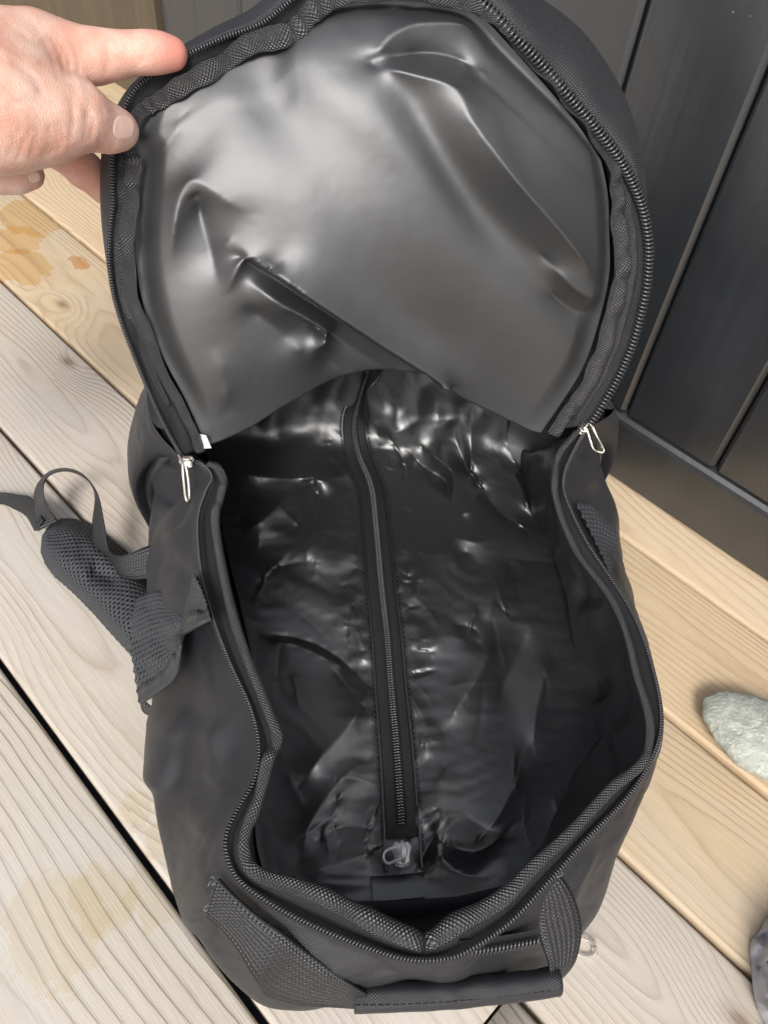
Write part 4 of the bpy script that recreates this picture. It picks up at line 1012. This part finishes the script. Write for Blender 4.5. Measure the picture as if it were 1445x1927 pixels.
def crease2(q, pts, w):
    c = np.asarray(pts, float); g = q.reshape(-1, 2); best = np.full(len(g), 1e9)
    for a, b in zip(c[:-1], c[1:]):
        ba = b - a; t = np.clip(((g - a) @ ba) / (ba @ ba), 0, 1); best = np.minimum(best, np.linalg.norm(g - a - t[:, None] * ba, axis=1))
    return np.exp(-(best / w) ** 2).reshape(q.shape[:-1])
CR = [([(40, 62), (58, 76), (84, 84)], .0006, 5), ([(6, 100), (40, 112), (70, 116)], -.0006, 7), ([(0, 150), (34, 150), (66, 168)], -.0007, 7), ([(20, 196), (60, 190), (104, 196)], .0006, 6), ([(166, 206), (176, 232), (172, 262)], .0007, 4), ([(156, 196), (164, 228), (160, 264)], .0006, 4), ([(204, 74), (206, 104), (200, 136)], .0006, 4), ([(60, 244), (44, 270), (36, 296)], .0006, 4), ([(40, 240), (26, 268), (18, 294)], .0005, 4), ([(108, 236), (106, 264), (96, 288)], .0006, 3.5), ([(214, 70), (222, 84)], .0007, 4), ([(232, 72), (240, 86), (238, 96)], .0005, 4), ([(250, 80), (258, 96), (252, 112)], .0004, 4), ([(282, 78), (276, 100), (262, 118)], .0006, 4), ([(300, 94), (284, 106), (270, 112)], .0005, 3.5),
      ([(98, 72), (116, 104), (124, 150)], .0007, 5), ([(112, 74), (130, 110), (134, 148)], .0006, 4.5), ([(86, 80), (100, 112), (112, 152)], .0005, 5), ([(140, 84), (150, 112), (148, 140)], .0004, 5),
      ([(150, 160), (158, 185), (152, 215)], -.0007, 8), ([(134, 190), (140, 225), (132, 262)], .0006, 5), ([(118, 235), (118, 262), (108, 284)], .0005, 4), ([(96, 236), (94, 268), (84, 292)], .0005, 4), ([(72, 240), (66, 272), (58, 296)], .0004, 4),
      ([(188, 200), (196, 214)], .0005, 3.5), ([(186, 262), (198, 276)], .0004, 3.5), ([(30, 120), (60, 140), (80, 175)], .0006, 8)]
def surface_nets(fn, lo, hi, h):
    n = np.ceil((hi - lo) / h).astype(int) + 1
    ax_ = [lo[i] + np.arange(n[i]) * h for i in range(3)]
    X = np.stack(np.meshgrid(*ax_, indexing='ij'), -1); D = np.empty(n)
    for i in range(n[0]): D[i] = fn(X[i])
    s = D < 0
    c = np.zeros(n - 1, int)
    for dx in (0, 1):
        for dy in (0, 1):
            for dz in (0, 1): c += s[dx:n[0] - 1 + dx, dy:n[1] - 1 + dy, dz:n[2] - 1 + dz]
    act = (c > 0) & (c < 8); ids = np.full(n - 1, -1); cells = np.argwhere(act); ids[act] = np.arange(len(cells))
    acc = np.zeros((len(cells), 3)); cnt = np.zeros(len(cells))
    corners = [(x, y, z) for x in (0, 1) for y in (0, 1) for z in (0, 1)]
    for a in corners:
        for k in range(3):
            if a[k]: continue
            b = list(a); b[k] = 1
            da = D[tuple((cells + a).T)]; db = D[tuple((cells + b).T)]; m = (da < 0) != (db < 0)
            t = np.where(m, da / np.where(m, da - db, 1), 0); p = cells + np.array(a) + 0.0; p[:, k] += t
            acc[m] += p[m]; cnt[m] += 1
    V = lo + acc / cnt[:, None] * h; F = []
    for k in range(3):
        i, j = (k + 1) % 3, (k + 2) % 3
        sl0 = [slice(1, None)] * 3; sl0[k] = slice(0, -1); sl1 = [slice(1, None)] * 3; sl1[k] = slice(1, None)
        A, B_ = s[tuple(sl0)], s[tuple(sl1)]
        e = np.argwhere(A != B_); off = np.ones(3, int); off[k] = 0; e = e + off
        e = e[(e[:, i] < n[i] - 1) & (e[:, j] < n[j] - 1) & (e[:, k] < n[k] - 1)]
        di = np.zeros(3, int); di[i] = 1; dj = np.zeros(3, int); dj[j] = 1
        q = np.stack([ids[tuple((e - di - dj).T)], ids[tuple((e - dj).T)], ids[tuple(e.T)], ids[tuple((e - di).T)]], 1)
        fl_ = s[tuple(e.T)]; q[~fl_] = q[~fl_][:, ::-1]; F.append(q[(q >= 0).all(1)])
    return V, np.vstack(F)
allc = G_PALM + G_IDX + G_THU + G_RING + G_MID
pp = np.array([c[0] for c in allc] + [c[1] for c in allc]); lo = pp.min(0) - .04; hi = pp.max(0) + .04
HV, HF = surface_nets(hand_sdf, lo, hi, .0016)
def skin_mat():
    m, n, l, b = new_mat('skin'); g = NB(m); v = g.coord('Object')
    n1, _ = g.noise(v, 45, 3, .6); n2, _ = g.noise(v, 160, 3, .6)
    c = g.mix(g.ramp(n1, [(.35, 0.0), (.62, 1.0)]), (.80, .54, .44), (.70, .36, .27))
    c = g.mix(g.math('MULTIPLY', n2, .25), c, (.78, .56, .45))
    for q, r, k, cc in [((335, 102, -.006), .026, .85, (.70, .24, .19)), ((265, 100, -.008), .022, .35, (.62, .24, .18)), ((70, 325, -.003), .016, .7, (.58, .22, .17)), ((170, 330, .030), .035, .6, (.60, .24, .18)), ((110, 110, -.01), .03, .25, (.60, .28, .2))]:
        p = hp(*q); d = g.vmath('LENGTH', g.vmath('SUBTRACT', v, tuple(p)))
        c = g.mix(g.math('MULTIPLY', g.ramp(g.math('DIVIDE', d, r), [(.2, 1.0), (1, 0.0)]), k), c, cc)
    l.new(c, b.inputs['Base Color']); b.inputs['Roughness'].default_value = .48; b.inputs['Specular IOR Level'].default_value = .4
    b.inputs['Subsurface Weight'].default_value = .25; b.inputs['Subsurface Radius'].default_value = (.8, .35, .2); b.inputs['Subsurface Scale'].default_value = .006
    dv, _ = g.voro(g.vmath('ADD', v, g.vmath('MULTIPLY', g.noise(v, 120, 2)[1], (.004, .004, .004))), 620, 'DISTANCE_TO_EDGE')
    n3, _ = g.noise(v, 380, 3)
    l.new(g.bump(g.math('ADD', g.math('MULTIPLY', g.math('MULTIPLY', dv, 4.0, clamp=True), .5), n3), .30, .0007), b.inputs['Normal'])
    return m
M_SKIN = skin_mat()
person = mesh('person', HV, HF, M_SKIN)
tag(person, 'bare hand pinching the edge of the raised backpack lid between thumb and index finger', 'hand')
# nails: curved plates laid on the finger
M_NAIL = plain('nail', (.84, .58, .48), .32, var=.05)
def sdf_n(X, e=3e-4):
    return unit(np.stack([hand_sdf(X + np.eye(3)[k] * e) - hand_sdf(X - np.eye(3)[k] * e) for k in range(3)], -1))
def nail(px, py, o, ang, ln_, wd_):
    c = hp(px, py, o); e_x = RIGHT * math.cos(ang) + DOWN * math.sin(ang); e_y = -RIGHT * math.sin(ang) + DOWN * math.cos(ang)
    r_ = np.linspace(0, 1, 8); a = np.linspace(0, 2 * math.pi, 28, endpoint=False); V = []
    for k in r_:
        for t in a:
            cx_, sy = abs(math.cos(t)) ** .7 * math.copysign(1, math.cos(t)), abs(math.sin(t)) ** .7 * math.copysign(1, math.sin(t))
            V.append(c + e_x * cx_ * k * ln_ + e_y * sy * k * wd_)
    V = np.array(V)[None]
    for _ in range(25): V = V + unit(V - EYE) * np.clip(hand_sdf(V), -.002, .002)[..., None] * .9
    lift = np.repeat([.0002] * 6 + [.00015, -.0006], 28)
    V = V[0] + sdf_n(V)[0] * lift[:, None]
    return mesh('fingernail', V, gfaces(8, 28, False, True), M_NAIL, person)
nail(234, 240, -.040, .12, .0066, .0074)
nail(66, 333, -.03, -.25, .0036, .0034)

# ------------------------------------------------------------------ small things on the deck
def stone_mat():
    m, n, l, b = new_mat('weathered_stone'); g = NB(m); v = g.coord('Object')
    n1, c1 = g.noise(v, 30, 5, .65, .8); n2, _ = g.noise(g.vmath('MULTIPLY', g.vmath('ADD', v, g.vmath('MULTIPLY', c1, (.02, .02, .02))), (1, 2.6, 1)), 95, 5, .65, 1.6); n3, _ = g.noise(v, 260, 3, .6)
    c = g.mix(g.ramp(n1, [(.3, 0.0), (.65, 1.0)]), (.30, .33, .29), (.46, .48, .42))
    c = g.mix(g.ramp(n2, [(.50, 0.0), (.62, .8)]), c, (.66, .67, .60))
    c = g.mix(g.ramp(n2, [(.30, .75), (.43, 0.0)]), c, (.27, .29, .27))
    l.new(c, b.inputs['Base Color']); b.inputs['Roughness'].default_value = .8
    l.new(g.bump(g.math('ADD', n2, g.math('MULTIPLY', n3, .5)), .8, .0016), b.inputs['Normal'])
    return m
s0, s1 = P(np.array(1312.), np.array(1330.), .012), P(np.array(1620.), np.array(1452.), .012)
cen = (s0 + s1) / 2; ex = unit((s1 - s0) * [1, 1, 0]); ey = np.array([-ex[1], ex[0], 0]); half = np.linalg.norm(s1 - s0) / 2
th_, ph_ = np.linspace(0, math.pi, 70), np.linspace(0, 2 * math.pi, 90, endpoint=False)
V = []
for t in th_:
    xx = -math.cos(t); rr = math.sin(t) ** 1.15 * (1 - .12 * xx)
    for p_ in ph_:
        yy, zz = math.cos(p_) * rr, math.sin(p_) * rr
        V.append(cen + ex * xx * half + ey * (yy * .032 - .010 * (1 - xx * xx)) + np.array([0, 0, zz * .017]))
V = np.array(V); V += unit(V - cen) * (fnoise(V, 28, 1.1, 3) * .0035 + fnoise(V, 110, 2.2, 3) * .0008)[:, None]
V[:, 2] -= V[:, 2].min() - .0005; V[:, 2] = np.maximum(V[:, 2], .001)
st = mesh('stone', V, gfaces(70, 90, False, True), stone_mat()); tag(st, 'pale grey green rough stone lying on the yellowish deck plank', 'stone')
# crumpled cloth at the frame's edge
NA, NR = 160, 60
cc0 = np.array([1570., 1890.])
bnd = np.array([(1448, 1722), (1428, 1752), (1411, 1776), (1413, 1820), (1416, 1860), (1425, 1900), (1441, 1932), (1470, 2010), (1560, 2080), (1680, 2040), (1740, 1900), (1700, 1760), (1600, 1690), (1510, 1690)], float)
bl_ = sp(bnd, NA, True); kk = np.linspace(0, 1, NR)
CG = cc0 + (bl_[None] - cc0) * kk[:, None, None]
zz = .040 * (1 - kk[:, None] ** 2.6) ** .8 * np.ones((1, NA)) + .003
fo = grid_noise(CG, .009, 7.7, 2); rg = 1 - np.abs(grid_noise(CG, .011, 3.1, 2)) * 2.6
env_ = np.sin(np.pi * np.clip(kk[:, None] * .93 + .07, 0, 1)) ** .6
zz = zz + env_ * (fo * .018 + np.clip(rg, 0, 1) ** 2 * .012)
for pts, A, a, b_ in [([(1436, 1752), (1440, 1775), (1424, 1815), (1421, 1820)], -.008, 6, 10), ([(1421, 1820), (1432, 1818), (1450, 1806)], -.006, 5, 6), ([(1420, 1770), (1430, 1764), (1452, 1752)], -.005, 5, 5), ([(1448, 1880), (1436, 1840), (1425, 1830)], .005, 8, 10)]:
    zz = zz + crease(CG, pts, A, a, b_)
cl = P(CG[..., 0], CG[..., 1], np.maximum(zz, .002))
M_CLOTH = fabric('grey_cotton', (.50, .50, .55), .85, .0009, .4, sheen=.1, speck=.12)
ob = sheet('crumpled_cloth', np.concatenate([cl, cl[:, :1]], 1), M_CLOTH); tag(ob, 'crumpled pale grey cloth lying on the deck plank', 'cloth')
# clear plastic tag loop
m_, n_2, l_, b_ = new_mat('clear_plastic'); b_.inputs['Transmission Weight'].default_value = 1.0; b_.inputs['Roughness'].default_value = .06; b_.inputs['IOR'].default_value = 1.45; b_.inputs['Base Color'].default_value = (.97, .95, .90, 1)
lp = spline(P(np.array([1074, 1090, 1106, 1116, 1119, 1116, 1104, 1090, 1078.]), np.array([1772, 1765.5, 1769, 1778, 1788, 1797, 1800, 1797, 1786.]), np.array([.003, .004, .005, .005, .004, .003, .0025, .003, .003])), 60, True)
lo_p = tube('plastic_tag_loop', lp, .0011, m_, None, k=10, closed=True); tag(lo_p, 'small clear plastic tag loop on the deck beside the carry handle', 'plastic loop')
kn = P(np.array(1118.), np.array(1790.), .005); J = Join()
J.add(*tube_arr(np.array([kn + [0, -.0035, -.001], kn + [0, -.002, .001], kn, kn + [.0005, .0025, .001], kn + [.001, .0035, -.001]]), np.array([.0006, .0016, .0019, .0015, .0005]), 12))
J.build('knot', m_, lo_p)
